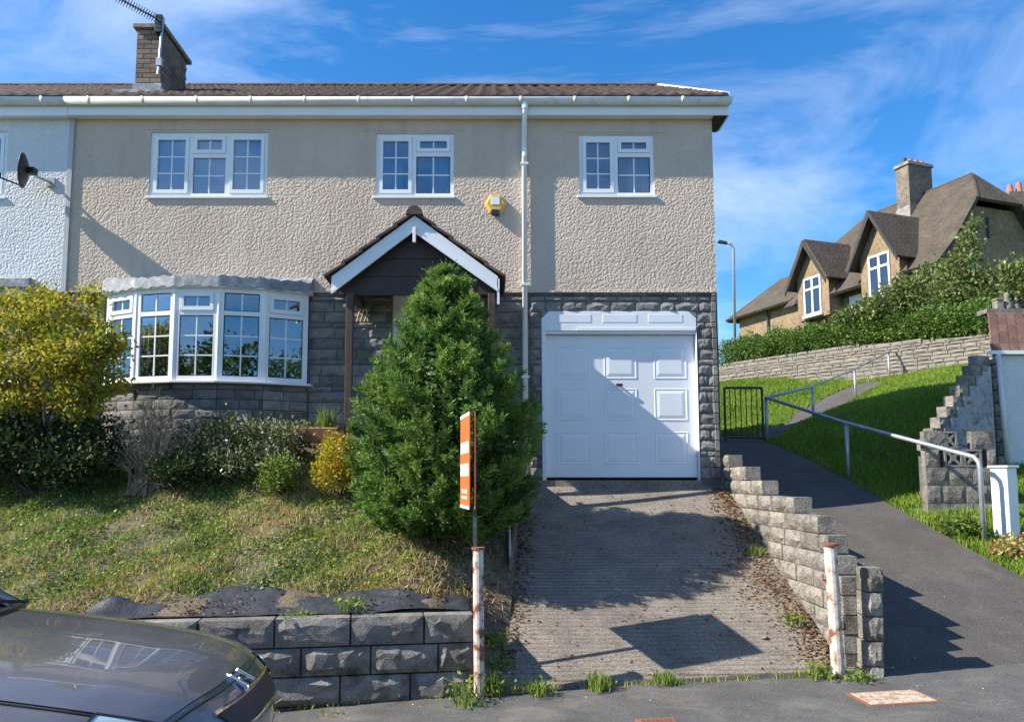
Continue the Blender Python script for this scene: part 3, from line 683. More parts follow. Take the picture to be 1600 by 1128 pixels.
# ---- eaves, roof
FAS = FY-0.15; XE = PX(1137, 165, FAS); XW = -16.0
zg = PZ(163, FAS)
MB().box(XJ*0+XL-0.02, XE, FAS, FAS+0.025, ZE, zg+0.06).build('fascia', UPVC, house)
MB().box(XL-0.02, XE-.002, FAS+0.025, FY+0.1, ZE+0.012, ZE+0.022).build('soffit', UPVC, house)
def gutter(x0, x1, name, parent, endcap=True):
    zt = PZ(151.5, FAS-0.11); mb = MB(); n = 9; v = []
    for x in (x0, x1):
        for k in range(n):
            th = math.pi*k/(n-1); v.append((x, FAS-0.058+0.056*math.cos(th), zt-0.085*math.sin(th)**0.7 if math.sin(th) > 1e-6 else zt))
    mb.add(v, [(k, k+1, n+k+1, n+k) for k in range(n-1)])
    if endcap: mb.add(v[n:], [tuple(range(n))])
    o = mb.build(name, GUTTER, parent, smooth=True); m = o.modifiers.new('s', 'SOLIDIFY'); m.thickness = 0.004
    ub = MB(); 
    x = x0+0.35
    while x < x1:
        vv = []
        for xx in (x-0.022, x+0.022):
            for k in range(n):
                th = math.pi*k/(n-1); vv.append((xx, FAS-0.058+0.0615*math.cos(th), zt+0.003-0.090*math.sin(th)**0.7 if math.sin(th) > 1e-6 else zt+0.004))
        b = MB().add(vv, [(k, k+1, n+k+1, n+k) for k in range(n-1)]).build('gutter_bracket', GUTTER, o, smooth=True); s = b.modifiers.new('s', 'SOLIDIFY'); s.thickness = 0.005
        x += 0.76
    return o
gut = gutter(XL-0.02, XE+0.03, 'gutter', house)
# roof: interlocking tiles, real rolled profile; courses stepped
def tiled_roof(name, x0, x1, y0, z0, y1, z1, parent, pitchx=0.23, course=0.32, m=TILE, thick=0.03):
    L_ = math.hypot(y1-y0, z1-z0); nc = int(L_/course); ny = (z1-z0)/L_; dy = (y1-y0)/L_
    per = 6; nx = int((x1-x0)/pitchx*per); xs = np.linspace(x0, x1, nx+1)
    prof = 0.028*np.maximum(np.sin(2*np.pi*(xs-x0)/pitchx), -0.2)
    V = []; F = []; base = 0
    for c_ in range(nc+1):
        s0, s1 = c_*course, min((c_+1)*course+0.05, L_)
        jit = np.repeat(np.random.normal(0, 0.004, nx//per+2), per)[:nx+1]
        for s_, h_ in ((s0, -0.002), (s0, thick), (s1, 0.004)):
            hgt = h_+(prof+jit if h_ > 0 else 0*prof)
            V.append(np.stack([xs, y0+dy*s_-ny*hgt*0.5+0*xs, z0+ny*s_+dy*hgt], 1))
        i = np.arange(nx)
        for r in range(2):
            a = base+r*(nx+1)+i; F.append(np.stack([a, a+1, a+nx+2, a+nx+1], 1))
        base += 3*(nx+1)
    o = put(name, npmesh(name, np.concatenate(V)-np.array(worldloc(parent)), np.concatenate(F)), m, parent); o['kind'] = 'stuff'; return o
ey0 = FAS-0.06; ez0 = PZ(150, ey0)
XV = XE+0.0
rbase = MB()
rbase.hexa([(XL, ey0+.03, ez0-.03), (XV-.06, ey0+.03, ez0-.03), (XV-.06, RIDGE_Y, RIDGE_Z-.06), (XL, RIDGE_Y, RIDGE_Z-.06)], [(XL, ey0+.03, ez0-.005), (XV-.06, ey0+.03, ez0-.005), (XV-.06, RIDGE_Y, RIDGE_Z-.03), (XL, RIDGE_Y, RIDGE_Z-.03)])
rbase.quad((XL, RIDGE_Y, RIDGE_Z-.03), (XV, RIDGE_Y, RIDGE_Z-.03), (XV, BACK+.2, ez0), (XL, BACK+.2, ez0))
roof = rbase.build('roof', TILE, house)
tiled_roof('roof_tiles', XL+0.02, XV, ey0, ez0, RIDGE_Y, RIDGE_Z, roof)
vb = MB().hexa([(XV-0.05, FAS-.01, ez0-0.05), (XV+0.03, FAS-.01, ez0-0.05), (XV+0.03, RIDGE_Y, RIDGE_Z-0.09), (XV-0.05, RIDGE_Y, RIDGE_Z-0.09)], [(XV-0.05, FAS-.01, ez0+.085), (XV+0.03, FAS-.01, ez0+.085), (XV+0.03, RIDGE_Y, RIDGE_Z+.075), (XV-0.05, RIDGE_Y, RIDGE_Z+.075)])
vb.build('verge_cap', UPVC, roof)
MB().prism([Vector((XV+0.02, FAS, ZE-0.01)), Vector((XV+0.02, FY+0.35, ZE-0.01)), Vector((XV+0.02, FY+.35, ez0+.2)), Vector((XV+0.02, FAS, ez0-.02))], (-0.02, 0, 0)).build('bargeboard', UPVC, roof)
MB().box(XR, XV, FAS+.02, FY+.4, ZE, ZE+.015).build('verge_soffit', BROWNT, roof)
def ridge(x0, x1, parent):
    x = x0
    while x < x1:
        mb = MB(); n = 7; v = []
        for xx, e in ((x, 1.0), (min(x+0.44, x1), 1.0)):
            for k in range(n):
                th = math.pi*k/(n-1); v.append((xx, RIDGE_Y+0.12*math.cos(th), RIDGE_Z-0.01+0.075*math.sin(th)))
        mb.add(v, [(k, k+1, n+k+1, n+k) for k in range(n-1)]+[tuple(range(n)), tuple(range(n, 2*n))]); mb.build('ridge_tile', TILE, parent); x += 0.45
ridge(XL+.02, XV-.02, roof)

# ---- chimney (brick by brick)
cy0, cy1 = 11.15, 12.1; cx0, cx1 = PX(212, 100, cy0), PX(252, 100, cy0)
czb, czt = PZ(146, cy0), PZ(46, cy0)
ch = MB().box(cx0+.012, cx1-.012, cy0+.012, cy1-.012, czb-0.4, czt).build('chimney', MORTAR, roof)
def chim_rows(z0, z1): return rows_of(0, z1-z0, [0.075])
rc = random.Random(9)
def brickface(origin, xd, yd, length):
    for ri, (z0, h) in enumerate(rows_of(0, czt-czb-0.17, [0.0765])):
        x = 0 if ri % 2 == 0 else -0.11
        while x < length-0.01:
            a, b = max(x, 0), min(x+0.225, length); x += 0.225
            if b-a < 0.03: continue
            o = Vector(origin)+Vector(xd)*(a+.004)+Vector((0, 0, z0+0.004))-worldloc(ch)
            put('brick', rc.choice(SLAB), None, ch, matrix=frame_matrix(o, xd, yd, b-a-.01, 0.02, h-.01))
zb = czb+0.17
brickface((cx0, cy0, zb), (1, 0, 0), (0, 1, 0), cx1-cx0); brickface((cx1, cy0+.02, zb), (0, 1, 0), (-1, 0, 0), cy1-cy0-.02)
brickface((cx0, cy1, zb), (0, -1, 0), (1, 0, 0), cy1-cy0-.02)
MB().box(cx0-.05, cx1+.05, cy0-.05, cy1+.08, czt, czt+.07).build('coping', BLOCK, ch, bevel=0.008)
fl = MB().box(cx0-.03, cx1+.012, cy0-.012, cy1+.012, czb-0.3, czb+0.155).box(cx0-.25, cx1+.12, cy0-.16, cy0-.012, czb-.10, czb-.02); fl.build('flashing', LEAD, ch)
# ---- aerial on the chimney
a0 = Vector((cx1-0.03, cy0-0.03, czt+0.12)); a1 = P(178, -6, cy0-0.5)
ae = empty('television_aerial', (a0.x, a0.y, a0.z-0.8), label='long black television aerial strapped to the brick chimney', cat='aerial')
m = MB().tube([(cx1-.02, cy0-.05, czt-.75), (cx1+.02, cy0-.05, czt+0.16)], 0.02, 8); m.build('mast', GALV, ae)
boom = MB().tube([a0, a1], 0.012, 6)
dirv = (a1-a0).normalized(); side = Vector((0.2, 1, 0)); side = (side-dirv*side.dot(dirv)).normalized(); upv = dirv.cross(side)
boom.build('boom', BLACKP, ae)
el = MB()
for k in range(16):
    p = a0.lerp(a1, 0.1+k/16*0.88); el.tube([p-(side*.6+upv*.8)*0.07, p+(side*.6+upv*.8)*0.07], 0.005, 4); el.tube([p-(side*.6-upv*.8)*0.05, p+(side*.6-upv*.8)*0.05], 0.005, 4)
el.build('elements', BLACKP, ae)
MB().box(a0.x-.06, a0.x+.05, a0.y-.06, a0.y+.05, a0.z-.22, a0.z+.07).build('junction_box', BLACKP, ae, bevel=0.01)
MB().box(cx1-.05, cx1+.03, cy0-.08, cy0-.01, czt-.62, czt-.5).build('bracket', GALV, ae)

# ---- downpipe
px = PX(819.5, 300, FY-0.07); zt = PZ(160, FAS-.06)
dp = MB(); dp.tube([(px, FAS-.058, zt), (px, FAS-.058, zt-.14), (px, FY-.055, zt-.30), (px, FY-.055, ZF+0.05)], 0.036, 12)
dpo = dp.build('downpipe', UPVC, house, smooth=True)
MB().tube([(px, FAS-.058, zt+.02), (px, FAS-.058, zt-.10)], 0.048, 12).build('outlet', UPVC, dpo)
for zz in (zt-.85, zt-2.6, zt-3.9): MB().box(px-.055, px+.055, FY-.09, FY-.003, zz, zz+.03).build('pipe_clip', UPVC, dpo)
MB().tube([(px, FY-.055, PZ(235, FY)), (px, FY-.055, PZ(248, FY))], 0.041, 12).build('socket', UPVC, dpo)

# ---- porch
PD = 0.95; PY = FY-PD
pa = P(648, 337, PY); pl = P(518, 432, PY); prr = P(778, 432, PY)
porch = empty('porch', (pa.x, FY, 2.2)); porch.parent = house; porch.location = Vector((pa.x, FY, 2.2))-house.location
zl = (pl.z+prr.z)/2; pl.z = prr.z = zl; slope_l = (pa-pl).normalized(); slope_r = (prr-pa).normalized()
bh = 0.20
def barge(a, b, name):
    d = Vector((0, 0, -bh)); 
    p = [a, b, b+d, a+d*1.15]; mb = MB(); mb.prism(p, (0, 0.025, 0)); o = mb.build(name, PAINTW, porch)
    e = MB(); n_ = Vector((0, -0.012, 0)); e.prism([a+d*1.15+n_, b+d+n_, b+d+n_+Vector((0, 0, 0.045)), a+d*1.15+n_+Vector((0, 0, 0.045))], (0, 0.012, 0)); e.build('bargeboard_moulding', PAINTW, o); return o
barge(pl, pa, 'bargeboard'); barge(pa, prr, 'bargeboard')
MB().box(pa.x-.02, pa.x+.02, PY-.03, PY+.01, pa.z-.36, pa.z-.16).build('finial', PAINTW, porch, bevel=0.004)
# roof slopes of the porch: courses of tiles, each a part
for sgn, e_pt in ((-1, pl), (1, prr)):
    run = e_pt-pa; Ls = run.length+0.06; d = run.normalized(); nrm = Vector((-d.z*sgn, 0, d.x*sgn)); nrm = nrm if nrm.z > 0 else -nrm
    nC = 5; cl = Ls/nC
    for k in range(nC):
        s0, s1 = k*cl-0.02, (k+1)*cl+0.02; yy = PY-0.05
        while yy < FY-0.02:
            y2 = min(yy+0.26, FY-.005)
            a = pa+d*s0+nrm*0.012; b = pa+d*s1+nrm*0.04
            mb = MB(); q = [Vector((a.x, yy+.002, a.z)), Vector((b.x, yy+.002, b.z)), Vector((b.x, yy+.002, b.z))+nrm*0.028, Vector((a.x, yy+.002, a.z))+nrm*0.028]
            mb.prism(q, (0, y2-yy-.004, 0)); mb.build('tile', TILE, porch); yy = y2
    und = MB(); a = pa+d*0.0-nrm*0.035; b = pa+d*(Ls-.05)-nrm*0.035
    und.prism([Vector((a.x, PY+.03, a.z)), Vector((b.x, PY+.03, b.z)), Vector((b.x, PY+.03, b.z))+nrm*0.04, Vector((a.x, PY+.03, a.z))+nrm*0.04], (0, PD-.035, 0)); und.build('roof_boarding', BROWNT, porch)
yy = PY-.06
while yy < FY-.05:
    mb = MB(); n = 8; v = []
    for y_ in (yy, min(yy+.33, FY-.005)):
        for k in range(n): th = math.pi*k/(n-1); v.append((pa.x+0.11*math.cos(th), y_, pa.z+0.0+0.115*math.sin(th)))
    mb.add(v, [(k, k+1, n+k+1, n+k) for k in range(n-1)]+[tuple(range(n)), tuple(range(n, 2*n))]); mb.build('ridge_tile', TILE, porch); yy += .335
# boarded gable, set back behind the bargeboards
gy = PY+0.14
nb = 4; z0g = zl-bh; zt_g = pa.z-0.05
for k in range(nb):
    za, zb_ = z0g+(zt_g-z0g)*k/nb, z0g+(zt_g-z0g)*(k+1)/nb-0.012
    fa, fb = 1-(za-zl)/(pa.z-zl) if za > zl else 1.0, 1-(zb_-zl)/(pa.z-zl)
    hw = (prr.x-pl.x)/2-.07
    fa, fb = min(fa, 1), min(max(fb, 0.02), 1)
    MB().prism([Vector((pa.x-hw*fa, gy, za)), Vector((pa.x+hw*fa, gy, za)), Vector((pa.x+hw*fb, gy, zb_)), Vector((pa.x-hw*fb, gy, zb_))], (0, 0.02, 0)).build('gable_board', BROWNT, porch)
pxl = PX(546, 540, PY+.1); pxr = PX(768, 540, PY+.1)
for xx, nm in ((pxl, 'post'), (pxr, 'post')):
    MB().box(xx-.045, xx+.045, PY+.06, PY+.15, ZF-0.1, z0g).build(nm, BROWNW, porch, bevel=0.006)
MB().box(pl.x+.12, prr.x-.12, PY+.165, PY+.225, z0g+.002, z0g+.12).build('tie_beam', BROWNT, porch)
MB().box(pxl-.05, pxl+.05, PY+.23, FY-.01, z0g+.0, z0g+.10).build('side_beam', BROWNT, porch)
MB().box(pxr-.05, pxr+.05, PY+.23, FY-.01, z0g+.0, z0g+.10).build('side_beam', BROWNT, porch)
MB().box(prr.x-.01, prr.x+.02, PY+.0, PY+.03, zl-bh-.16, zl-.03).build('eaves_return', PAINTW, porch)
# front door behind the conifer
dm = MB(); D0, D1, Dz0, Dz1 = DOORH; yd_ = FY+.05
for (a, b, c_, d_) in ((D0, D0+.06, Dz0, Dz1), (D1-.06, D1, Dz0, Dz1), (D0+.06, D1-.06, Dz1-.06, Dz1)): dm.box(a, b, yd_, yd_+.07, c_, d_)
do = dm.build('front_door', UPVC, house); MB().box(D0+.06, D1-.06, yd_+.02, yd_+.06, Dz0, Dz1-.06).build('door_leaf', UPVC, do)
MB().box(D0+.2, D1-.2, yd_+.012, yd_+.022, Dz0+1.0, Dz1-.25).build('pane', GLASS, do)
MB().box(pl.x+.1, prr.x-.1, PY+.0, FY+.02, ZF-.2, ZF+.53).build('porch_step', BLOCK, porch)

# ---- alarm box
ac = P(774, 320, FY); al = empty('alarm_box', (ac.x, FY, ac.z), label='yellow hexagonal alarm box on the wall beside the downpipe', cat='alarm')
YEL = mat('yellow_plastic', [(0.3, (0.75, 0.42, 0.06)), (0.7, (0.82, 0.50, 0.10))], 3, 0.4)
r = 0.155; hexp = [Vector((ac.x+r*math.cos(math.radians(k*60)), FY, ac.z+r*1.0*math.sin(math.radians(k*60)))) for k in range(6)]
mb = MB(); inner = [Vector((ac.x+(p.x-ac.x)*.8, FY-.075, ac.z+(p.z-ac.z)*.8)) for p in hexp]
mb.add(hexp+inner, [(k, (k+1) % 6, 6+(k+1) % 6, 6+k) for k in range(6)]+[tuple(range(6, 12))]); mb.build('cover', YEL, al, bevel=0.008, seg=2)
MB().box(ac.x-.06, ac.x+.06, FY-.082, FY-.07, ac.z-.03, ac.z+.08).build('label_plate', UPVC, al, bevel=0.003)
MB().box(ac.x-.055, ac.x+.055, FY-.08, FY-.01, ac.z-.175, ac.z-.09).build('strobe', mat('dark_blue_lens', [(0.5, (0.02, 0.02, 0.06))], 3, 0.2), al, bevel=0.01)

# ================================================================== NEIGHBOUR (attached, left)
NY = FY-0.02; nh = empty('neighbour_house', (XL-4, NY, ZF), label='white roughcast half of the semi with a satellite dish on its wall', cat='house')
NW = (PX(-160, 260, NY), PX(10, 260, NY), PZ(308, NY), PZ(206, NY)); NB = (PX(-230, 520, NY), PX(42, 520, NY), PZ(598, NY), PZ(455, NY))
XN = PX(104, 320, NY); mb = MB()
holed_wall(mb, XL-9, XN+0.04, ZS-0.0, ZE+.12, NY, [NW]); mb.quad((XN+.04, NY, ZS), (XN+.04, FY+.01, ZS), (XN+.04, FY+.01, ZE+.12), (XN+.04, NY, ZE+.12)); mb.build('rendered_wall', RENDER_W, nh)
MB().box(XN-.012, XN+.055, NY-.012, NY-.0005, ZS+.002, ZE+.1).build('corner_shade_strip', mat('strip', [(0.3, (.40, .42, .42)), (.7, (.5, .52, .52))], 3, .8), nh)  # grey strip, its darker colour stands for the shadow line at the joint
mb = MB(); holed_wall(mb, XL-9, XN+0.04, SB0, ZS, NY+.03, [NB], .2); mb.build('mortar_backing', MORTAR, nh)
lay(nh, ROCK, 'stone', (XL-4.2, NY+.02, z00), (1, 0, 0), (0, 1, 0), 4.2, [r for r in rows if r[0] > .3], 0.42, [(NB[0]-XL+4.2, NB[1]-XL+4.25, NB[2]-z00, NB[3]-z00+.2)], 0.07, 0.012, .35, rnd=rng)
window(nh, NW, NY, [(0, .5, 0, 1, 2, 3, True), (.5, 1, 0, 1, 2, 3, True)], [.5], [])
window(nh, (NB[0], NB[1], NB[2], NB[3]), NY-.12, [(0, .33, 0, .74, 2, 3, False), (0, .33, .74, 1, 2, 1, True), (.33, .67, 0, .74, 2, 3, False), (.33, .67, .74, 1, 2, 1, False), (.67, 1, 0, .74, 2, 3, False), (.67, 1, .74, 1, 2, 1, True)], [.33, .67], [(0, .33, .74), (.33, .67, .74), (.67, 1, .74)])
MB().box(NB[0]-.1, NB[1]+.1, NY-.16, NY+.02, NB[3]+.005, NB[3]+.16).build('lead_roof', LEAD, nh, bevel=.02)
room(NW, NY).build('room', DARKIN, nh); room(NB, NY).build('room', DARKIN, nh)
MB().box(XL-9, XL-.025, FAS-.005, FAS+.025, ZE-.01, zg+.06).build('fascia', UPVC, nh); MB().box(XL-9, XL-.025, FAS+.025, FY+.1, ZE+.01, ZE+.02).build('soffit', UPVC, nh)
gutter(XL-6, XL-.04, 'gutter', nh, True)
rb2 = MB().hexa([(XL-9, ey0+.03, ez0-.03), (XL-.005, ey0+.03, ez0-.03), (XL-.005, RIDGE_Y, RIDGE_Z-.06), (XL-9, RIDGE_Y, RIDGE_Z-.06)], [(XL-9, ey0+.03, ez0-.005), (XL-.005, ey0+.03, ez0-.005), (XL-.005, RIDGE_Y, RIDGE_Z-.03), (XL-9, RIDGE_Y, RIDGE_Z-.03)])
rb2.quad((XL-9, RIDGE_Y, RIDGE_Z-.03), (XL-.005, RIDGE_Y, RIDGE_Z-.03), (XL-.005, BACK+.2, ez0), (XL-9, BACK+.2, ez0))
rf2 = rb2.build('roof', TILE, nh); tiled_roof('roof_tiles', XL-5, XL+.01, ey0, ez0, RIDGE_Y, RIDGE_Z, rf2); ridge(XL-4, XL, rf2)
# ---- satellite dish
sm = P(76, 285, NY-.02); sdp = P(40, 268, NY-.38)
sat = empty('satellite_dish', (sm.x, NY, sm.z), label='black satellite dish seen edge-on, fixed to the white roughcast wall', cat='dish')
m = MB().tube([(sm.x+.03, NY-.01, sm.z), (sm.x-.05, NY-.2, sm.z), (sdp.x+.12, NY-.38, sm.z-.01)], 0.02, 8); m.build('arm', GALV, sat)
MB().box(sm.x-.03, sm.x+.09, NY-.03, NY-.001, sm.z-.06, sm.z+.07).build('wall_bracket', GALV, sat, bevel=.005)
dv = []; df = []; nr, na = 5, 24; ax = Vector((-.90, -.36, 0.08)).normalized(); e1 = Vector((.37, -.93, 0)).normalized(); e2 = ax.cross(e1).normalized()
for i in range(nr+1):
    r = i/nr
    for k in range(na):
        th = 2*math.pi*k/na; dv.append(sdp+e1*(.30*r*math.cos(th))+e2*(.23*r*math.sin(th))+ax*(0.07*r*r-.03))
for i in range(nr):
    for k in range(na): df.append((i*na+k, i*na+(k+1) % na, (i+1)*na+(k+1) % na, (i+1)*na+k))
do_ = MB().add(dv, df).build('reflector', BLACKP, sat, smooth=True); s = do_.modifiers.new('s', 'SOLIDIFY'); s.thickness = .008
MB().box(sdp.x+.03, sdp.x+.14, sdp.y-.05, sdp.y+.06, sdp.z-.04, sdp.z+.05).build('mount', BLACKP, sat, bevel=.01)
lt = P(-4, 276, sdp.y-.1); MB().tube([sdp-e2*.21, sdp-e2*.2+ax*.08, lt], .011, 6).box(lt.x-.05, lt.x+.03, lt.y-.03, lt.y+.03, lt.z-.02, lt.z+.06).build('feed_arm', BLACKP, sat)

# small ornament fixed to the stone behind the porch post
ow = P(566, 493, FY-.03); om = MB()
for k, (dx, tl) in enumerate(((-.075, .05), (-.02, .05), (.035, .05), (.085, -.03))): om.tube([(ow.x+dx, FY-.045, ow.z-.09), (ow.x+dx+tl, FY-.05, ow.z+.09)], .013, 6)
om.box(ow.x-.10, ow.x+.11, FY-.04, FY-.025, ow.z-.012, ow.z+.012)
oo = om.build('wall_ornament', mat('straw_metal', [(.3, (.42, .30, .14)), (.7, (.55, .42, .22))], 9, .5)); tag(oo, 'small straw-coloured slatted ornament on the stone wall inside the porch', 'ornament')
# ================================================================== WALLS
# front retaining wall of big split-face blocks, left of the drive
wd = Vector((1, 0.155, 0)).normalized(); wn_ = Vector((-wd.y, wd.x, 0))
wend = Vector((-0.14, 6.92, 0)); wlen = 8.0; worg = wend-wd*wlen
fwall = empty('garden_wall', (wend.x-1.5, 6.8, -0.2), label='low grey split-block retaining wall in front of the sloping garden', cat='wall')
core = MB(); c0, c1 = worg+wn_*0.05, wend+wn_*0.05
core.hexa([(c0.x, c0.y, -.7), (c1.x-.02, c1.y, -.7), (c1.x-.02, c1.y+.16, -.7), (c0.x, c0.y+.16, -.7)], [(c0.x, c0.y, .535), (c1.x-.02, c1.y, .535), (c1.x-.02, c1.y+.16, .535), (c0.x, c0.y+.16, .535)])
core.build('core', MORTAR, fwall)
rw_ = random.Random(3)
lay(fwall, ROCKW, 'block', (worg.x, worg.y, 0), wd, wn_, wlen, [(-.425, .245), (-.18, .245), (.065, .245)], 0.62, [], 0.12, 0.014, 0.12, rnd=rw_)
ROCKC = meshset(160, 8, BLOCKD, nx=6, nz=4, amp=0.16, edge=0.03, proud=0.02)
lay(fwall, ROCKC, 'block', (worg.x, worg.y-0.012, 0), wd, wn_, wlen, [(.31, .25)], 0.645, [], 0.22, 0.016, 0.04, rnd=rw_)

# stepped wall between the drive and the public path
swall = empty('stepped_wall', (3.32, 9, 0.8), label='stepped grey block wall between the drive and the sloping path', cat='wall')
steps = [(0.347, 10.42), (0.172, 9.72), (-0.003, 9.14), (-0.178, 8.22), (-0.353, 7.62), (-0.528, 7.42), (-0.703, 7.26), (-0.878, 7.16), (-1.053, 7.16), (-1.228, 7.16), (-1.403, 7.16), (-1.578, 7.16), (-1.753, 7.16)]
rs = random.Random(21); yb = 10.66; SW = 0.2
for i, (zt_, yf) in enumerate(steps):
    y = yb-(0 if i % 2 else 0.0); top = CZ+zt_
    y = yb
    first = True
    # lay from the front so that the end block is whole
    yy = yf
    k = 0
    while yy < yb-.03:
        ln = 0.44*(1+rs.uniform(-.05, .05)) if not (k == 0 and i % 2) else 0.22
        y2 = min(yy+ln, yb); k += 1
        if top > float(drv(3.2, min((yy+y2)/2, 10.8)))-0.12 or top > 0.36*((yy+y2)/2-7.2)-0.1:
            o = Vector((3.225+rs.uniform(-.006, .006), y2-.004, top-.17))-swall.location
            tl = rs.uniform(-.02, .02); put('block', rs.choice(ROCKB), None, swall, matrix=frame_matrix(o, (tl, -1, rs.uniform(-.012, .012)), (1, tl, 0), y2-yy-.010-rs.random()*.008, SW+rs.uniform(-.012, .012), 0.166-rs.random()*.008))
        yy = y2
mcore = MB()
for i, (zt_, yf) in enumerate(steps):
    mcore.box(3.245, 3.225+SW-.02, yf+.02, yb, CZ+zt_-.176-.01, CZ+zt_-.01)
mcore.build('mortar_core', MORTAR, swall)
# broken end pier
zpb = -0.12
for k in range(5):
    h_ = 0.215; cxp = 3.40+0.010*(4-k)*-1+rs.uniform(-.012, .012)
    o = Vector((cxp-.03, 6.96+rs.uniform(-.01, .01), zpb+h_*k))-swall.location
    m_ = frame_matrix(o, (1, rs.uniform(-.06, .06), 0), (rs.uniform(-.03, .03), 1, 0), .15+rs.uniform(-.012, .012), .20, h_-.012)
    put('block', rs.choice(ROCKB), None, swall, matrix=m_)

# ================================================================== RUSTY GATE POSTS
def gate_post(top, base, r, label, pins=()):
    b = Vector(base); t = Vector(top); o = empty('gate_post', b, label=label, cat='post', group='rusty steel gate posts')
    MB().tube([b-Vector((0, 0, .1)), t], r, 14).build('tube', RUST, o, smooth=False)
    ax = (t-b).normalized(); MB().tube([t, t+ax*.018], r*1.25, 14).build('cap', RUSTD, o)
    for zf_, s in pins:
        p = b.lerp(t, zf_); MB().tube([p, p+Vector((s*.085, 0, 0)), p+Vector((s*.085, 0, .05))], .011, 6).build('hinge_pin', RUSTD, o)
    return o
gate_post(P(747, 858, 6.80), P(749, 1074, 6.80), 0.047, 'rusty white-painted steel post at the end of the garden wall', [(.62, 1), (.3, 1)])
gate_post(P(1297, 852, 6.95), P(1309, 1034, 6.95), 0.056, 'rusty white-painted steel post at the broken end of the stepped wall', [(.70, -1), (.28, 1)])

# ================================================================== ESTATE SIGN (twin boards, nearly edge-on)
ORANGE = mat('orange_board', [(0.3, (0.72, 0.13, 0.035)), (0.7, (0.80, 0.17, 0.05))], 5, 0.45)
BWHITE = mat('board_white', [(0.3, (0.74, 0.74, 0.73)), (0.7, (0.82, 0.82, 0.80))], 8, 0.5)
sb_ = P(742, 800, 7.12)
sign = empty('estate_sign', (sb_.x, sb_.y, 0.5), label='orange and white agent board on a thin post beside the conifer', cat='sign')
MB().tube([(sb_.x+.0, 7.12, 0.35), (sb_.x+.0, 7.12, PZ(660, 7.12))], 0.024, 4).build('post', mat('grey_pole', [(0.3, (.05, .05, .055)), (.7, (.12, .12, .125))], 20, .6), sign)
zt1, zb1 = PZ(645, 6.95), PZ(795, 6.95)
for off_, rot in ((-0.055, 0.165), (0.035, 0.02)):
    cx, cy = sb_.x-0.035+off_, 7.1; h = 0.31
    d = Vector((math.sin(rot), -math.cos(rot), 0)); n = Vector((-d.y*-1, d.x*-1, 0)); n = Vector((-math.cos(rot), -math.sin(rot), 0))
    a, b = Vector((cx, cy, 0))-d*h, Vector((cx, cy, 0))+d*h
    mb = MB(); mb.hexa([a+Vector((0, 0, zb1))-n*.004, b+Vector((0, 0, zb1))-n*.004, b+Vector((0, 0, zb1))+n*.004, a+Vector((0, 0, zb1))+n*.004], [a+Vector((0, 0, zt1))-n*.004, b+Vector((0, 0, zt1))-n*.004, b+Vector((0, 0, zt1))+n*.004, a+Vector((0, 0, zt1))+n*.004])
    bo_ = mb.build('board', ORANGE, sign)
    def patch(f0, f1, z0, z1, nm, m):
        p0, p1 = a.lerp(b, f0), a.lerp(b, f1); e = n*.0065
        MB().hexa([p0+Vector((0, 0, z0)), p1+Vector((0, 0, z0)), p1+e+Vector((0, 0, z0)), p0+e+Vector((0, 0, z0))], [p0+Vector((0, 0, z1)), p1+Vector((0, 0, z1)), p1+e+Vector((0, 0, z1)), p0+e+Vector((0, 0, z1))]).build(nm, m, bo_)
    H = zt1-zb1
    patch(0, 1, zt1-.035*H, zt1, 'white_band', BWHITE); patch(0, 1, zb1, zb1+.03*H, 'white_band', BWHITE)
    for f0, f1 in ((.06, .14), (.19, .30), (.36, .45), (.50, .62), (.68, .78), (.83, .93)):
        patch(f0, f1, zb1+.58*H, zb1+.70*H, 'lettering', BWHITE)
    for f0, f1 in ((.05, .28), (.34, .55), (.61, .92)):
        patch(f0, f1, zb1+.34*H, zb1+.47*H, 'lettering', BWHITE)
    for f0, f1 in ((.2, .34), (.42, .5), (.58, .74)):
        patch(f0, f1, zb1+.16*H, zb1+.20*H, 'lettering', BWHITE); patch(f0, f1, zb1+.10*H, zb1+.13*H, 'lettering', BWHITE)

def fbm(x, y, s=1.0, seed=0):
    r = np.zeros_like(x); a = 1
    for k in range(4):
        q = 1.7**k*s; r = r+a*np.sin(x*q*1.9+seed+k*1.3+1.7*np.sin(y*q*1.1+k))*np.cos(y*q*2.3+seed*2+k+1.3*np.sin(x*q*.9)); a *= .6
    return r/2
# ================================================================== WEED MEMBRANE
MEMB = mat('black_membrane', [(0.3, (0.026, 0.028, 0.033)), (0.7, (0.05, 0.053, 0.06))], 6, 0.45, 0.55, 11, 0.03, spec=0.6)
nx, ny = 150, 14; xs = np.linspace(-5.2, -0.17, nx); V = np.zeros((ny, nx, 3))
for j in range(ny):
    t = j/(ny-1); wdt = 0.40+0.10*np.sin(xs*2.1)+0.07*np.sin(xs*5.3+1); wdt = np.where(xs > -1.1, wdt+0.1*(xs+1.1), wdt)
    Y = wall_y(xs)+0.09+t*wdt
    ridge_ = 0.035*np.exp(-((xs+0.75)/0.4)**2)*np.abs(np.sin(t*9+xs*3))+0.08*np.exp(-((xs+0.28)/0.12)**2)*t
    fold = 0.007*fbm(xs*3, 0*xs+t*5, 2.0, 1)+0.006*fbm(xs*2+t*7, t*9+xs, 3.1, 4)+0.012*fbm(xs, 0*xs+t, 1.3, 7)
    V[j, :, 0] = xs; V[j, :, 1] = Y+0.05*fbm(xs, 0*xs, 3, 2)*t; V[j, :, 2] = np.maximum(bank(xs, Y)+0.012+0.015*(1-t), 0.545+.02*(1-t))+fold+ridge_
bump_ = np.exp(-(((V[..., 0]+3.35)/0.16)**2))*np.linspace(0, 1, ny)[:, None]; V[..., 2] += 0.09*bump_
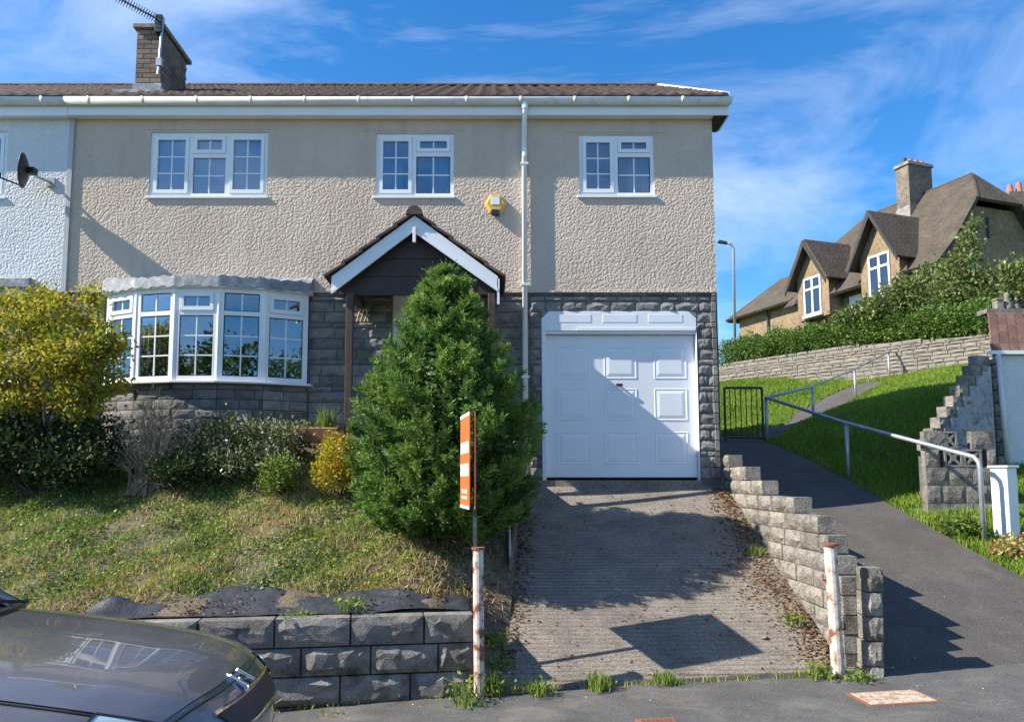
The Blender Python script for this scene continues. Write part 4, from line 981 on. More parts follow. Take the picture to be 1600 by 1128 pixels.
idx = np.arange(nx*ny).reshape(ny, nx); f = np.stack([idx[:-1, :-1], idx[:-1, 1:], idx[1:, 1:], idx[1:, :-1]], 2).reshape(-1, 4)
me = put('weed_membrane', npmesh('weed_membrane', V.reshape(-1, 3), f, smooth=True), MEMB); s = me.modifiers.new('s', 'SOLIDIFY'); s.thickness = .003
tag(me, 'crumpled black weed membrane lying along the top of the garden wall', 'sheet')

# ================================================================== GARDEN PLANTING
GRASS = leafmat('dry_grass', [(0.0, (0.10, 0.20, 0.025)), (0.3, (0.24, 0.32, 0.05)), (0.55, (0.42, 0.40, 0.09)), (0.75, (0.54, 0.44, 0.20)), (0.92, (0.44, 0.32, 0.17)), (1.0, (0.44, 0.17, 0.08))], 0.3)
n = 108000; X = np.random.uniform(-9.2, 0.25, n); Y = np.random.uniform(6.2, 10.0, n)
sheet = Y < wall_y(X)+0.50+0.10*np.sin(X*2.1)+0.07*np.sin(X*5.3+1)
dr = 1/(1+np.exp(-(X+0.75+0.25*(Y-8))*6))                                   # bare towards conifer and drive
dens = np.clip(0.62+0.5*fbm(X, Y, 1.4, 2), 0.08, 1)*(1-0.93*dr)
keep = (Y > wall_y(X)+0.2) & (~sheet) & (np.random.rand(n) < dens) & (X < drive_left(Y)-.02)
X, Y = X[keep], Y[keep]; n = len(X); Z = bank(X, Y)+rough(X, Y)
tone = np.clip(0.42+0.42*fbm(X, Y, 1.3, 5)+0.20*np.random.normal(size=n)-0.22*(X < -4)*(Y > 7.7)+.05, 0, 1)
hgt = (0.03+0.05*np.random.rand(n))*(1+0.6*np.clip(fbm(X, Y, 2.2, 9), 0, 1))
v, f, r = blades(np.stack([X, Y, Z], 1), hgt, 0.005, tone, 1.6)
go = put('garden_grass', npmesh('garden_grass', v, f, r), GRASS); tag(go, 'patchy dry grass and weeds on the sloping front garden', 'grass', kind='stuff')
# low broad-leaved weeds through the grass
n = 76000; X = np.random.uniform(-9.0, -0.3, n); Y = np.random.uniform(6.3, 10.0, n)
k = (fbm(X, Y, 2.6, 13)+.25*np.random.normal(size=n) > 0.15) & (Y > wall_y(X)+0.55) & (X < -0.75-0.25*(Y-8)); X, Y = X[k], Y[k]; n = len(X)
c = np.stack([X, Y, bank(X, Y)+rough(X, Y)+0.02+0.06*np.random.rand(n)], 1); d = unit(n); d[:, 2] = np.abs(d[:, 2])*0.5
WEED = leafmat('weed_leaf', [(0.0, (0.09, 0.18, 0.035)), (0.5, (0.19, 0.29, 0.055)), (0.85, (0.32, 0.38, 0.10)), (0.93, (0.40, 0.30, 0.09)), (1, (0.46, 0.14, 0.06))], 0.3)
v, f, r = leaves(c, d, 0.02+0.03*np.random.rand(n), 0.015+0.02*np.random.rand(n), np.clip(0.45+0.3*np.random.normal(size=n), 0, 1)**1.2)
go = put('ground_weeds', npmesh('ground_weeds', v, f, r), WEED); tag(go, 'low broad-leaved weeds spread through the garden grass', 'weeds', kind='stuff')
# leaf litter (under the conifer, along both edges of the drive)
LIT = leafmat('leaf_litter', [(0, (0.10, 0.045, 0.02)), (0.4, (0.20, 0.085, 0.035)), (0.75, (0.24, 0.15, 0.08)), (1, (0.30, 0.24, 0.15))], 0.1, 0.8)
n = 5200; X = np.random.normal(-0.45, 0.55, n); Y = np.random.uniform(7.05, 10.2, n); k = (X < drive_left(Y)+.02) & (X > -2.2) & (Y > wall_y(X)+.3); X, Y = X[k], Y[k]; Z = bank(X, Y)+rough(X, Y)+.012
n2 = 2600; Y2 = np.random.uniform(7.1, 10.5, n2); X2 = 3.2-np.abs(np.random.normal(0, .16, n2))*(1+1.4*np.exp(-((Y2-8.5)/.5)**2)); Z2 = drv(X2, Y2)+.022
n3 = 900; Y3 = np.random.uniform(7.1, 9.8, n3); X3 = drive_left(Y3)+np.abs(np.random.normal(0, .12, n3)); Z3 = drv(X3, Y3)+.022
n4 = 350; X4 = np.random.uniform(0.3, 3.1, n4); Y4 = np.random.uniform(7.15, 10.5, n4); Z4 = drv(X4, Y4)+.02
n5 = 900; X5 = np.random.uniform(-4.6, -.3, n5); k5 = fbm(X5, 0*X5, 2.3, 6)+.2*np.random.normal(size=n5) > .1; X5 = X5[k5]; Y5 = wall_y(X5)+.14+.3*np.random.rand(len(X5)); Z5 = np.maximum(bank(X5, Y5)+.03, .565)+.012
cc = np.stack([np.concatenate([X, X2, X3, X4, X5]), np.concatenate([Y, Y2, Y3, Y4, Y5]), np.concatenate([Z, Z2, Z3, Z4, Z5])], 1); n = len(cc)
d = unit(n); d[:, 2] *= .25; sz = 0.018+0.028*np.random.rand(n); v, f, r = leaves(cc, d, sz, sz*.6, np.random.rand(n))
lo = put('leaf_litter', npmesh('leaf_litter', v, f, r), LIT); tag(lo, 'brown fallen leaves under the conifer and along the drive edges', 'leaves', kind='stuff')

# ---- conifer
BARK = mat('bark', [(0.3, (0.06, 0.045, 0.035)), (0.7, (0.12, 0.09, 0.07))], 14, 0.95, 0.6, 40, 0.01)
cb = Vector((-0.50, 8.72, float(bank(np.array([-0.50]), np.array([8.72]))[0])-0.05))
con = empty('conifer', cb, label='dense green conifer bush growing in front of the porch', cat='conifer')
HT = PZ(428, 8.72)-cb.z
tt = np.array([0, .06, .18, .35, .5, .62, .74, .85, .93, 1.0]); RR = np.array([.66, .86, 1.00, 1.03, .97, .82, .62, .46, .31, .10])
MB().tube([cb-Vector((0, 0, .1)), cb+Vector((0, 0, HT*.5)), cb+Vector((0, 0, HT*.93))], [.10, .06, .015], 8).build('trunk', BARK, con)
lb = MB()
for k in range(40):
    t = random.uniform(.05, .9); th = random.uniform(0, 6.28); R = float(np.interp(t, tt, RR))*.85; z = HT*t
    lb.tube([cb+Vector((0, 0, z*.75)), cb+Vector((R*.5*math.cos(th), R*.5*math.sin(th), z*.9)), cb+Vector((R*math.cos(th), R*math.sin(th), z))], [.02, .014, .004], 4)
lb.build('branches', BARK, con)
C, D, RN, LN = [], [], [], []
npl = 620
for i in range(npl):
    t = random.random()**.9; R = float(np.interp(t, tt, RR)); 
    if random.random() > R/1.0+.12: continue
    th = random.uniform(0, 6.283); reach = R*random.uniform(.86, 1.10); zt_ = t*HT+.04
    tip = np.array([reach*math.cos(th), reach*math.sin(th), zt_]); rise = random.uniform(.25, .6)*(1.5 if t > .6 else 1)
    p0 = np.array([tip[0]*.25, tip[1]*.25, max(zt_-rise*(reach+.15), 0.0)]); pm = np.array([tip[0]*.78, tip[1]*.78, zt_-rise*.42*reach])
    nsp = int(22+16*random.random()); u_s = np.linspace(.38, 1, nsp); pt = ((1-u_s)**2)[:, None]*p0+(2*u_s*(1-u_s))[:, None]*pm+(u_s**2)[:, None]*tip
    tg = (2*(1-u_s))[:, None]*(pm-p0)+(2*u_s)[:, None]*(tip-pm)+np.array([0, 0, .05]); tg /= np.linalg.norm(tg, axis=1, keepdims=True)
    rd = unit(nsp); rd -= tg*(rd*tg).sum(1, keepdims=True); rd /= np.linalg.norm(rd, axis=1, keepdims=True)
    sd2 = tg*.8+rd*.75; sd2 /= np.linalg.norm(sd2, axis=1, keepdims=True); sl = .17*(1.15-.75*(u_s-.38)/.62)*(.7+.6*np.random.rand(nsp)); tone = .40+.17*random.gauss(0, 1)+.15*(t-.5)
    sdn = np.cross(sd2, unit(nsp)); sdn /= np.linalg.norm(sdn, axis=1, keepdims=True); m = 9
    for j in range(m):
        q = j/(m-1); sg = 1 if j % 2 else -1
        C.append(pt+sd2*(sl*q)[:, None]+sdn*(sg*.016*(1-.5*q))); D.append(sd2*.8+sdn*sg*(.7-.4*q)+.12*np.random.normal(size=(nsp, 3))); RN.append(np.clip(tone+.22*(u_s-.6)+.14*q+.06*np.random.normal(size=nsp), 0, 1)); LN.append(.050*(1-.4*q)*np.ones(nsp))
C = np.concatenate(C); D = np.concatenate(D); RN = np.concatenate(RN); LN = np.concatenate(LN)
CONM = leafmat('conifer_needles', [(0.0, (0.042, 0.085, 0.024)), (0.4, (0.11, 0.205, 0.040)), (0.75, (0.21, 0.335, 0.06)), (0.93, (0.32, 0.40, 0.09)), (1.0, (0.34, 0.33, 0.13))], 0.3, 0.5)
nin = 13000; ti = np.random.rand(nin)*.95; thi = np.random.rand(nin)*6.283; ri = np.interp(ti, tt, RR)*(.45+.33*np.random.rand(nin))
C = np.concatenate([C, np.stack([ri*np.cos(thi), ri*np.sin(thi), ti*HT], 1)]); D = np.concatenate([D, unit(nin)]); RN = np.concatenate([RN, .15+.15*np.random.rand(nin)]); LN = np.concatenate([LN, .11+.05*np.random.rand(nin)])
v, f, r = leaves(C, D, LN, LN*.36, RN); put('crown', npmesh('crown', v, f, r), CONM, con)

# ---- generic leafy shrub
def shrub(name, label, cat, blobs, nclump, per, spread, size, mat_, base, stems=8, r0=.018, shell=.5, tone=(.5, .25), group=None, up=0.3, aspect=.55, bare=False):
    b = Vector(base); o = empty(name, b, label=label, cat=cat, group=group)
    p, d = blobs_points(blobs, nclump, shell); st = MB()
    tips = [Vector(p[random.randrange(len(p))]) for _ in range(stems)]
    limbs(b, [b.lerp(t_, .9) for t_ in tips], r0, st); st.build('stems', BARK, o, local=False)
    c = np.clip(tone[0]+tone[1]*np.random.normal(size=nclump), 0, 1)
    pp, dd = clumped(p, d, per, spread); dd[:, 2] += up
    rn = np.clip(np.repeat(c, per)+.12*np.random.normal(size=len(pp)), 0, 1); sz = size*(.6+.8*np.random.rand(len(pp)))
    v, f, r = leaves(pp, dd, sz, sz*aspect, rn); put('foliage', npmesh('foliage', v-np.array(b), f, r), mat_, o)
    return o
def bz(x, y): return float(bank(np.array([x]), np.array([y]))[0])
MAPLE = leafmat('maple_leaf', [(0, (0.10, 0.15, 0.02)), (.3, (0.24, 0.27, 0.03)), (.6, (0.46, 0.42, 0.045)), (.85, (0.55, 0.38, 0.045)), (1, (0.44, 0.17, 0.035))], .5)
mpb = P(70, 735, 9.25); mpb.z = bz(mpb.x, 9.25)-.03
def bl(u, v, Y, ru, rv, ry): p = P(u, v, Y); s_ = Y/FPX; return (p.x, p.y, p.z, ru*s_, ry, rv*s_)
shrub('maple_tree', 'yellow-leaved small maple with bare forked stems beside the bow window', 'tree',
      [bl(30, 520, 9.2, 75, 32, .5), bl(95, 490, 9.3, 62, 30, .45), bl(130, 545, 9.1, 70, 26, .5), bl(60, 570, 9.0, 85, 26, .5), bl(155, 590, 9.2, 50, 26, .4), bl(165, 530, 9.2, 34, 24, .3), bl(-20, 600, 9.1, 60, 30, .5), bl(110, 615, 9.0, 65, 18, .4), bl(10, 480, 9.5, 50, 22, .4), bl(150, 465, 9.4, 22, 14, .2), bl(65, 465, 9.3, 30, 16, .2), bl(-60, 540, 9.3, 60, 50, .5), bl(20, 632, 8.9, 60, 16, .35), bl(120, 640, 8.9, 40, 12, .3)],
      1650, 11, .055, .058, MAPLE, mpb, 40, .024, .3, (.44, .2), up=-.1, aspect=.5)
DARKS = leafmat('dark_evergreen_leaf', [(0, (0.018, 0.035, 0.012)), (.6, (0.04, 0.07, 0.02)), (1, (0.10, 0.13, 0.04))], .2)
shrub('evergreen_shrub', 'dark evergreen shrub growing low under the yellow maple', 'shrub', [bl(40, 700, 9.0, 110, 48, .5), bl(150, 690, 9.2, 60, 42, .4), bl(-60, 690, 9.0, 90, 55, .5), bl(110, 725, 8.8, 70, 25, .35)], 1300, 9, .06, .06, DARKS, (P(60, 740, 9.0).x, 9.0, bz(-5.2, 9.0)-.05), 12, tone=(.45, .22))
TWIG = mat('dry_twig', [(.3, (.22, .16, .11)), (.7, (.40, .31, .22))], 9, .9)
tb = Vector((P(238, 745, 9.0).x, 9.0, bz(-4.0, 9.0)-.03)); tw = empty('dead_shrub', tb, label='bare brown twiggy shrub below the bow window', cat='shrub'); mb = MB()
for k in range(230):
    th = random.uniform(0, 6.28); sp = random.uniform(0, .55); hgt = random.uniform(.45, 1.38)*(1-sp*.55); tip = tb+Vector((sp*math.cos(th)+random.uniform(-.08, .08), sp*.6*math.sin(th), hgt)); m1 = tb.lerp(tip, .5)+Vector((random.uniform(-.05, .05), random.uniform(-.05, .05), .05))
    mb.tube([tb+Vector((random.uniform(-.3, .3), random.uniform(-.15, .15), 0)), m1, tip], [.006, .004, .0015], 4, False)
    for q_ in range(3):
        p = m1.lerp(tip, random.random()); mb.tube([p, p+Vector((random.uniform(-.09, .09), random.uniform(-.09, .09), random.uniform(.02, .14)))], [.003, .001], 3, False)
mb.build('twigs', TWIG, tw)
HEBE = leafmat('pale_edged_leaf', [(0, (0.045, 0.065, 0.024)), (.4, (0.11, 0.14, 0.045)), (.68, (0.22, 0.24, 0.10)), (.86, (.38, .34, .20)), (1, (.62, .58, .50))], .25)
shrub('flecked_shrub', 'wide green shrub flecked with pale leaves under the bow window sill', 'shrub', [bl(345, 690, 9.5, 70, 40, .45), bl(420, 690, 9.6, 55, 34, .4), bl(300, 715, 9.3, 50, 34, .35), bl(380, 722, 9.2, 75, 25, .4), bl(465, 685, 9.8, 40, 22, .3)], 1500, 9, .055, .045, HEBE, (P(375, 745, 9.5).x, 9.5, bz(-3.1, 9.5)-.04), 16, tone=(.5, .27))
YELS = leafmat('golden_leaf', [(0, (0.16, 0.16, 0.02)), (.4, (0.40, 0.33, 0.025)), (.8, (0.58, 0.45, 0.04)), (1, (0.42, .30, .06))], .4)
shrub('golden_shrub', 'small bright yellow shrub at the foot of the porch post', 'shrub', [bl(530, 712, 8.95, 34, 32, .26), bl(515, 742, 8.9, 28, 20, .22), bl(548, 735, 8.9, 26, 26, .2), bl(528, 690, 9.0, 20, 16, .15)], 420, 9, .035, .04, YELS, (P(530, 765, 8.95).x, 8.95, bz(-1.75, 8.95)-.03), 10, .008, tone=(.55, .25))
LIME = leafmat('light_green_leaf', [(0, (0.08, 0.15, 0.025)), (.5, (0.18, 0.26, 0.045)), (1, (0.33, 0.35, 0.08))], .35)
shrub('young_shrub', 'small light green plant between the flecked shrub and the golden shrub', 'plant', [bl(437, 735, 8.9, 28, 24, .2), bl(425, 755, 8.8, 18, 12, .15)], 200, 8, .04, .045, LIME, (P(437, 765, 8.9).x, 8.9, bz(-2.4, 8.9)-.02), 8, .006)
shrub('small_dark_shrub', 'low dark shrub hugging the bank right of the bare twiggy shrub', 'shrub', [bl(275, 735, 8.9, 40, 20, .25)], 200, 8, .05, .05, DARKS, (P(275, 755, 8.9).x, 8.9, bz(-3.7, 8.9)-.02), 6, .008)
# ochre clump on the terracotta trough by the porch, grass tuft
TERRA = mat('terracotta', [(.3, (.30, .13, .06)), (.7, (.42, .19, .09))], 6, .85, .3, 40, .004)
tp = P(495, 665, 9.75); tro = MB(); tro.hexa([(tp.x-.26, 9.65, tp.z-.22), (tp.x+.26, 9.65, tp.z-.22), (tp.x+.26, 9.85, tp.z-.22), (tp.x-.26, 9.85, tp.z-.22)], [(tp.x-.30, 9.62, tp.z-.03), (tp.x+.30, 9.62, tp.z-.03), (tp.x+.30, 9.88, tp.z-.03), (tp.x-.30, 9.88, tp.z-.03)])
to = tro.build('trough', TERRA, bevel=.012); tag(to, 'terracotta planting trough beside the porch step', 'planter')
def tuft(name, label, cat, base, n, h, w, mat_, spread=.06, lean=.7, group=None, tone=(.45, .2), broad=0, lsize=.05):
    b = np.array(base); p = np.random.normal(size=(n, 3))*np.array([spread, spread, 0]); o = empty(name, base, label=label, cat=cat, group=group)
    v, f, r = blades(p, h*(.5+.6*np.random.rand(n)), w, np.clip(tone[0]+tone[1]*np.random.normal(size=n), 0, 1), lean)
    put('blades', npmesh('blades', v, f, r), mat_, o)['kind'] = 'stuff'
    if broad:
        c = np.random.normal(size=(broad, 3))*np.array([spread*1.3, spread*1.3, h*.22])+np.array([0, 0, h*.45]); d = unit(broad); d[:, 2] = np.abs(d[:, 2])*.7
        s_ = lsize*(.6+.7*np.random.rand(broad)); v, f, r = leaves(c, d, s_, s_*.5, np.clip(tone[0]+tone[1]*np.random.normal(size=broad), 0, 1))
        put('leaves', npmesh('leaves', v, f, r), mat_, o)['kind'] = 'stuff'
    return o
tuft('grass_tuft', 'bright grass tuft growing in the terracotta trough', 'grass tuft', (tp.x+.12, 9.74, tp.z-.05), 160, .30, .006, LIME, .05)
def dz_(x, y): return float(drv(np.array([x]), np.array([y]))[0])
def fl(u, Y): return (u-U0)/FPX*Y*1.0
G = 'weeds along the drive edges'
for (u, v_, Y, zz, n, h, br_, lab) in (
    (727, 1085, 6.62, -.16, 40, .26, 130, 'tall leafy weed at the foot of the garden wall beside the rusty post'),
    (770, 1070, 6.86, -.10, 60, .20, 90, 'weed clump between the rusty post and the corner of the drive'),
    (772, 985, 7.35, None, 30, .16, 110, 'bright leafy weed on the soil strip just above the drive corner'),
    (775, 1015, 7.15, None, 30, .12, 60, 'small leafy weed on the soil strip behind the rusty post'),
    (842, 1080, 6.80, -.085, 90, .13, 60, 'weed clump in the joint at the foot of the drive, next to its left corner'),
    (935, 1068, 6.90, -.075, 170, .15, 20, 'thick grass tuft in the joint at the foot of the drive'),
    (1040, 1056, 6.98, -.05, 120, .11, 20, 'grass tuft in the joint below the shadow of the agent board'),
    (1282, 1046, 6.98, 0.0, 60, .14, 90, 'leafy weed at the foot of the rusty post by the stepped wall'),
    (1343, 1040, 6.86, 0.0, 40, .10, 60, 'small weed in front of the broken wall pier'),
    (1240, 945, 7.75, None, 40, .13, 50, 'small green weed against the stepped wall by the fallen leaves'),
    (1178, 842, 8.95, None, 60, .12, 10, 'pale grass tuft against the stepped wall below its third step'),
    (545, 940, 6.92, .60, 20, .12, 90, 'green leafy weed growing through the black membrane'),
    (470, 958, 6.78, .56, 30, .05, 20, 'tiny grass tuft on top of the garden wall'),
    (520, 1088, 6.47, -.21, 14, .10, 6, 'sparse dry weed at the base of the garden wall')):
    p = P(u, v_, Y); z = zz if zz is not None else (dz_(p.x, Y)+.01 if p.x > .2 else bz(p.x, Y))
    tuft('weed', lab, 'weed', (p.x, Y, z), n, h, .005, LIME if 'dry' not in lab else GRASS, .06, .8, G, broad=br_)
# moss and small grass in the joint at the foot of the drive (uncountable)
n = 2600; X = np.random.uniform(-2.4, 3.35, n); Yj = np.where(X > 0, 6.95+.05*X, 6.55+.155*(X+2.4)*1.0+.02)-np.abs(np.random.normal(0, .03, n)); k = np.random.rand(n) < np.clip(.12+.6*fbm(X, Yj, 2.5, 3), .03, 1); X, Yj = X[k], Yj[k]
v, f, r = blades(np.stack([X, Yj, road_z(X, Yj)], 1), .02+.05*np.random.rand(len(X)), .004, np.clip(.35+.25*np.random.normal(size=len(X)), 0, 1), .9)
jo = put('joint_grass', npmesh('joint_grass', v, f, r), GRASS); tag(jo, 'thin line of moss and grass along the foot of the drive and wall', 'grass', kind='stuff')
# timber edging at the left of the drive and two stakes
eb = MB(); a, b = Vector((float(drive_left(8.55))-.03, 8.55, 0)), Vector((float(drive_left(9.9))-.03, 9.9, 0))
eb.hexa([(a.x, a.y, dz_(.3, 8.55)-.06), (a.x+.03, a.y, dz_(.3, 8.55)-.06), (b.x+.03, b.y, dz_(.3, 9.9)-.06), (b.x, b.y, dz_(.3, 9.9)-.06)], [(a.x, a.y, dz_(.3, 8.55)+.20), (a.x+.03, a.y, dz_(.3, 8.55)+.20), (b.x+.03, b.y, dz_(.3, 9.9)+.15), (b.x, b.y, dz_(.3, 9.9)+.15)])
ebo = eb.build('edging_board', mat('grey_timber', [(.3, (.14, .12, .10)), (.7, (.24, .21, .17))], 10, .9, .4, 50, .005)); tag(ebo, 'weathered timber edging board between the leaf litter and the drive', 'board')
sk = P(797, 820, 8.7); so_ = MB().tube([(sk.x, 8.6, dz_(.25, 8.6)-.1), (sk.x-.01, 8.6, sk.z)], .014, 6).build('stake', GALV); tag(so_, 'thin metal stake beside the timber edging board', 'stake')
stn = random.Random(4)
for (u, v_, s_, lab) in ((1184, 995, .035, 'small pale stone lying on the drive right of the board shadow'), (1160, 918, .022, 'tiny pale pebble on the drive beside the fallen leaves')):
    k_ = -(v_-750)/1200; Y = 5.064/(.4667-k_); X = (u-765)/1200*Y; me_ = MB(); bm = bmesh.new(); bmesh.ops.create_icosphere(bm, subdivisions=2, radius=s_)
    for q_ in bm.verts: q_.co *= stn.uniform(.75, 1.15); q_.co.z *= .6
    mm = bpy.data.meshes.new('stone'); bm.to_mesh(mm); bm.free(); o = put('stone', mm, BLOCK, loc=(X, Y, dz_(X, Y)+.02)); tag(o, lab, 'stone')

# ================================================================== COVERS IN THE PAVEMENT
def cover(name, label, u0, u1, v0, v1, Y, m, stud):
    c = P((u0+u1)/2, (v0+v1)/2, Y); z = float(road_z(c.x, Y)); w = (u1-u0)/FPX*Y; d = w*.62
    o = empty(name, (c.x, Y, z), label=label, cat='cover'); o.rotation_euler = (0, -0.04, .06)
    MB().box(-w/2, w/2, -d/2, d/2, -.02, .010).build('frame', m, o, local=True, bevel=.003)
    MB().box(-w/2+.025, w/2-.025, -d/2+.025, d/2-.025, .0, .014).build('lid', stud, o, local=True, bevel=.002)
    mb = MB(); nx_ = 7
    for i in range(nx_):
        for j in range(4): cx = -w/2+.05+(w-.1)*i/(nx_-1); cy = -d/2+.05+(d-.1)*j/3; mb.box(cx-.011, cx+.011, cy-.007, cy+.007, .0142, .018)
    mb.build('studs', stud, o, local=True)
RUSTW = mat('rusty_concrete_lid', [(.35, (.30, .17, .10)), (.5, (.42, .33, .24)), (.65, (.50, .44, .36)), (.8, (.26, .11, .06))], 14, .85, .6, 40, .01, detail=8)
cover('manhole_cover', 'rusty cast cover in the pavement below the broken wall pier', 1340, 1450, 1076, 1100, 6.3, RUSTD, RUSTW)
RUSTB = mat('brown_iron', [(.3, (.17, .075, .045)), (.7, (.24, .115, .07))], 20, .8, .4, 60, .003)
cover('valve_cover', 'small rust-brown cover in the pavement at the foot of the drive', 997, 1056, 1102, 1122, 5.88, RUSTB, RUSTB)

# pale grit, twigs and crumbs scattered on the asphalt (uncountable)
n = 420; X = np.random.uniform(-1.5, 6.5, n); Y = np.random.uniform(5.2, 12.5, n); on_path = (Y > 7.25) & (X > 3.5); k = on_path | ((Y < 6.75)); X, Y, on_path = X[k], Y[k], on_path[k]
Z = np.where(on_path, hill(X, Y)+.018, road_z(X, Y)+.006); sz = .008+.014*np.random.rand(len(X))**2; d = unit(len(X)); d[:, 2] *= .4
GRIT = leafmat('pale_grit', [(0, (.10, .07, .05)), (.4, (.30, .27, .22)), (1, (.60, .57, .52))], .05, .9)
v, f, r = leaves(np.stack([X, Y, Z], 1), d, sz, sz*.7, np.random.rand(len(X))); go = put('grit', npmesh('grit', v, f, r), GRIT); tag(go, 'pale grit and leaf crumbs scattered over the asphalt', 'grit', kind='stuff')
# ================================================================== LAWN GRASS ON THE HILLSIDE
LAWN = leafmat('lawn_blade', [(0.0, (0.09, 0.18, 0.018)), (0.4, (0.18, 0.28, 0.028)), (0.75, (0.28, 0.36, 0.045)), (1.0, (0.40, 0.39, 0.10))], 0.35)
n = 400000; Y = 8.2+20*np.random.rand(n)**1.35; X = np.random.uniform(3.45, 15, n)
k = (X/Y > .2) & (X/Y < .8) & ~pip(X, Y, path_poly) & ~pip(X, Y, upper_poly) & ((Y > 10.9) | (Y < 10.66) | (X < 5.9)); X, Y = X[k], Y[k]; n = len(X)
near = np.clip((15-Y)/6, 0, 1)
h_ = (.05+.07*np.random.rand(n))*(1+.5*np.clip(fbm(X, Y, 1.5, 4), 0, 1))*(1+.25*(Y > 15))
v, f, r = blades(np.stack([X, Y, hill(X, Y)-.02], 1), h_, .007+.006*(Y > 14), np.clip(.42+.22*fbm(X, Y, .8, 8)+.2*np.random.normal(size=n), 0, 1), .7)
lo = put('lawn_grass', npmesh('lawn_grass', v, f, r), LAWN); tag(lo, 'mown green grass on the bank beside the public path', 'grass', kind='stuff')

# ================================================================== HANDRAIL, GATE
A_ = hit(1538, 850); B_ = hit(1326, 746); C_ = hit(1199, 690); D_ = hit(1271, 655); E_ = hit(1337, 621); F_ = hit(1390, 592); G_ = hit(1434, 583); H_ = hit(1471, 578)
def topat(b, v): return Vector((b.x, b.y, P(U0, v, b.y).z))
At, Bt, Ct, Dt, Et, Ft, Gt, Ht = topat(A_, 716), topat(B_, 661), topat(C_, 621), topat(D_, 604), topat(E_, 577), topat(F_, 550), topat(G_, 552), topat(H_, 554)
rail = empty('handrail', B_, label='galvanised tube handrail climbing beside the sloping path', cat='handrail')
ra = At-Vector((0, 0, .12)); rb = At+(Bt-At)*.03
MB().tube([A_-Vector((0, 0, .1)), ra, At-Vector((0, 0, .05))+(Bt-At)*.006, rb, Bt, Ct], .030, 10).build('lower_rail', GALV, rail, smooth=True)
MB().tube([Ct, Dt, Et, Ft, Gt, Ht, Ht+(Ht-Gt)*1.2], .028, 8).build('upper_rail', GALV, rail, smooth=True)
for b, t in ((B_, Bt), (C_, Ct), (D_, Dt), (E_, Et), (F_, Ft), (G_, Gt), (H_, Ht)): MB().tube([b-Vector((0, 0, .15)), t], .030, 10).build('post', GALV, rail, smooth=True)
g0, g1 = P(1134, 690, C_.y), P(1193, 690, C_.y); zt_, zb_ = PZ(606, C_.y), PZ(686, C_.y)
gate = empty('path_gate', ((g0.x+g1.x)/2, C_.y, zb_), label='dark iron barred gate across the path beside the house corner', cat='gate')
fr = MB().tube([(g0.x, C_.y, zb_-.1), (g0.x, C_.y, zt_)], .022, 8).tube([(g1.x, C_.y, zb_), (g1.x, C_.y, zt_)], .022, 8).tube([(g0.x, C_.y, zt_), (g1.x, C_.y, zt_)], .022, 8).tube([(g0.x, C_.y, zb_+.03), (g1.x, C_.y, zb_+.03)], .02, 8); fr.build('gate_frame', DARKMETAL, gate)
for k in range(1, 7): x = g0.x+(g1.x-g0.x)*k/7; MB().tube([(x, C_.y, zb_+.03), (x, C_.y, zt_)], .009, 6).build('bar', DARKMETAL, gate)

# ================================================================== LAMP POST
lp = hit(1150, 594); lt = P(1146, 386, lp.y); hd_ = P(1121, 377, lp.y)
lamp = empty('street_lamp', lp, label='slim grey street lamp post rising beside the hedge', cat='street lamp')
MB().tube([lp-Vector((0, 0, .2)), (lp.x, lp.y, lp.z+1.1)], .085, 10).build('base', GALV, lamp, smooth=True)
MB().tube([(lp.x, lp.y, lp.z+1.1), (lt.x, lt.y, lt.z-.1), (lt.x-.1, lt.y, lt.z+.12), (lt.x-.3, lt.y, lt.z+.18)], .055, 10).build('column', GALV, lamp, smooth=True)
mb = MB(); hx0, hx1 = hd_.x, lt.x-.25; zz = lt.z+.16
mb.hexa([(hx0, lt.y-.1, zz+.02), (hx1, lt.y-.07, zz-.06), (hx1, lt.y+.07, zz-.06), (hx0, lt.y+.1, zz+.02)], [(hx0+.05, lt.y-.07, zz+.14), (hx1, lt.y-.05, zz+.06), (hx1, lt.y+.05, zz+.06), (hx0+.05, lt.y+.07, zz+.14)]); mb.build('lamp_head', DARKMETAL, lamp, bevel=.02)
sp_ = hit(1164, 594); o = MB().tube([sp_-Vector((0, 0, .1)), (sp_.x, sp_.y, PZ(574, sp_.y))], .06, 8).build('short_post', DARKMETAL); tag(o, 'short dark post standing next to the lamp post', 'post')

# ================================================================== FAR STONE WALL AND HEDGE
w0 = hit(1112, 600); w1_ = hit(1545, 576, y1=26)
w0 = Vector((w0.x, min(w0.y, 30), w0.z)); w1_ = P(1552, 576, 22.0); w1_.z = float(hill(w1_.x, 22.0))
def wtop(t): return P(1112+(1552-1112)*t, 572+(522-572)*t**1.0-4*math.sin(t*3.14), w0.lerp(w1_, t).y).z
fd = Vector((w1_.x-w0.x, w1_.y-w0.y, 0)); FL = fd.length; fd.normalize(); fn = Vector((-fd.y, fd.x, 0))
if fn.y < 0: fn = -fn
stw = empty('roadside_stone_wall', w0.lerp(w1_, .5), label='long tan stone retaining wall under the green hedge', cat='wall')
mb = MB(); N_ = 24
for k in range(N_):
    p, q = w0+fd*(FL*k/N_), w0+fd*(FL*(k+1)/N_); za, zb2 = wtop(k/N_), wtop((k+1)/N_); n_ = fn*.35; e_ = fn*.06
    mb.hexa([(p.x+e_.x, p.y+e_.y, p.z-2), (q.x+e_.x, q.y+e_.y, q.z-2), (q.x+n_.x, q.y+n_.y, q.z-2), (p.x+n_.x, p.y+n_.y, p.z-2)], [(p.x+e_.x, p.y+e_.y, za-.03), (q.x+e_.x, q.y+e_.y, zb2-.03), (q.x+n_.x, q.y+n_.y, zb2-.03), (p.x+n_.x, p.y+n_.y, za-.03)])
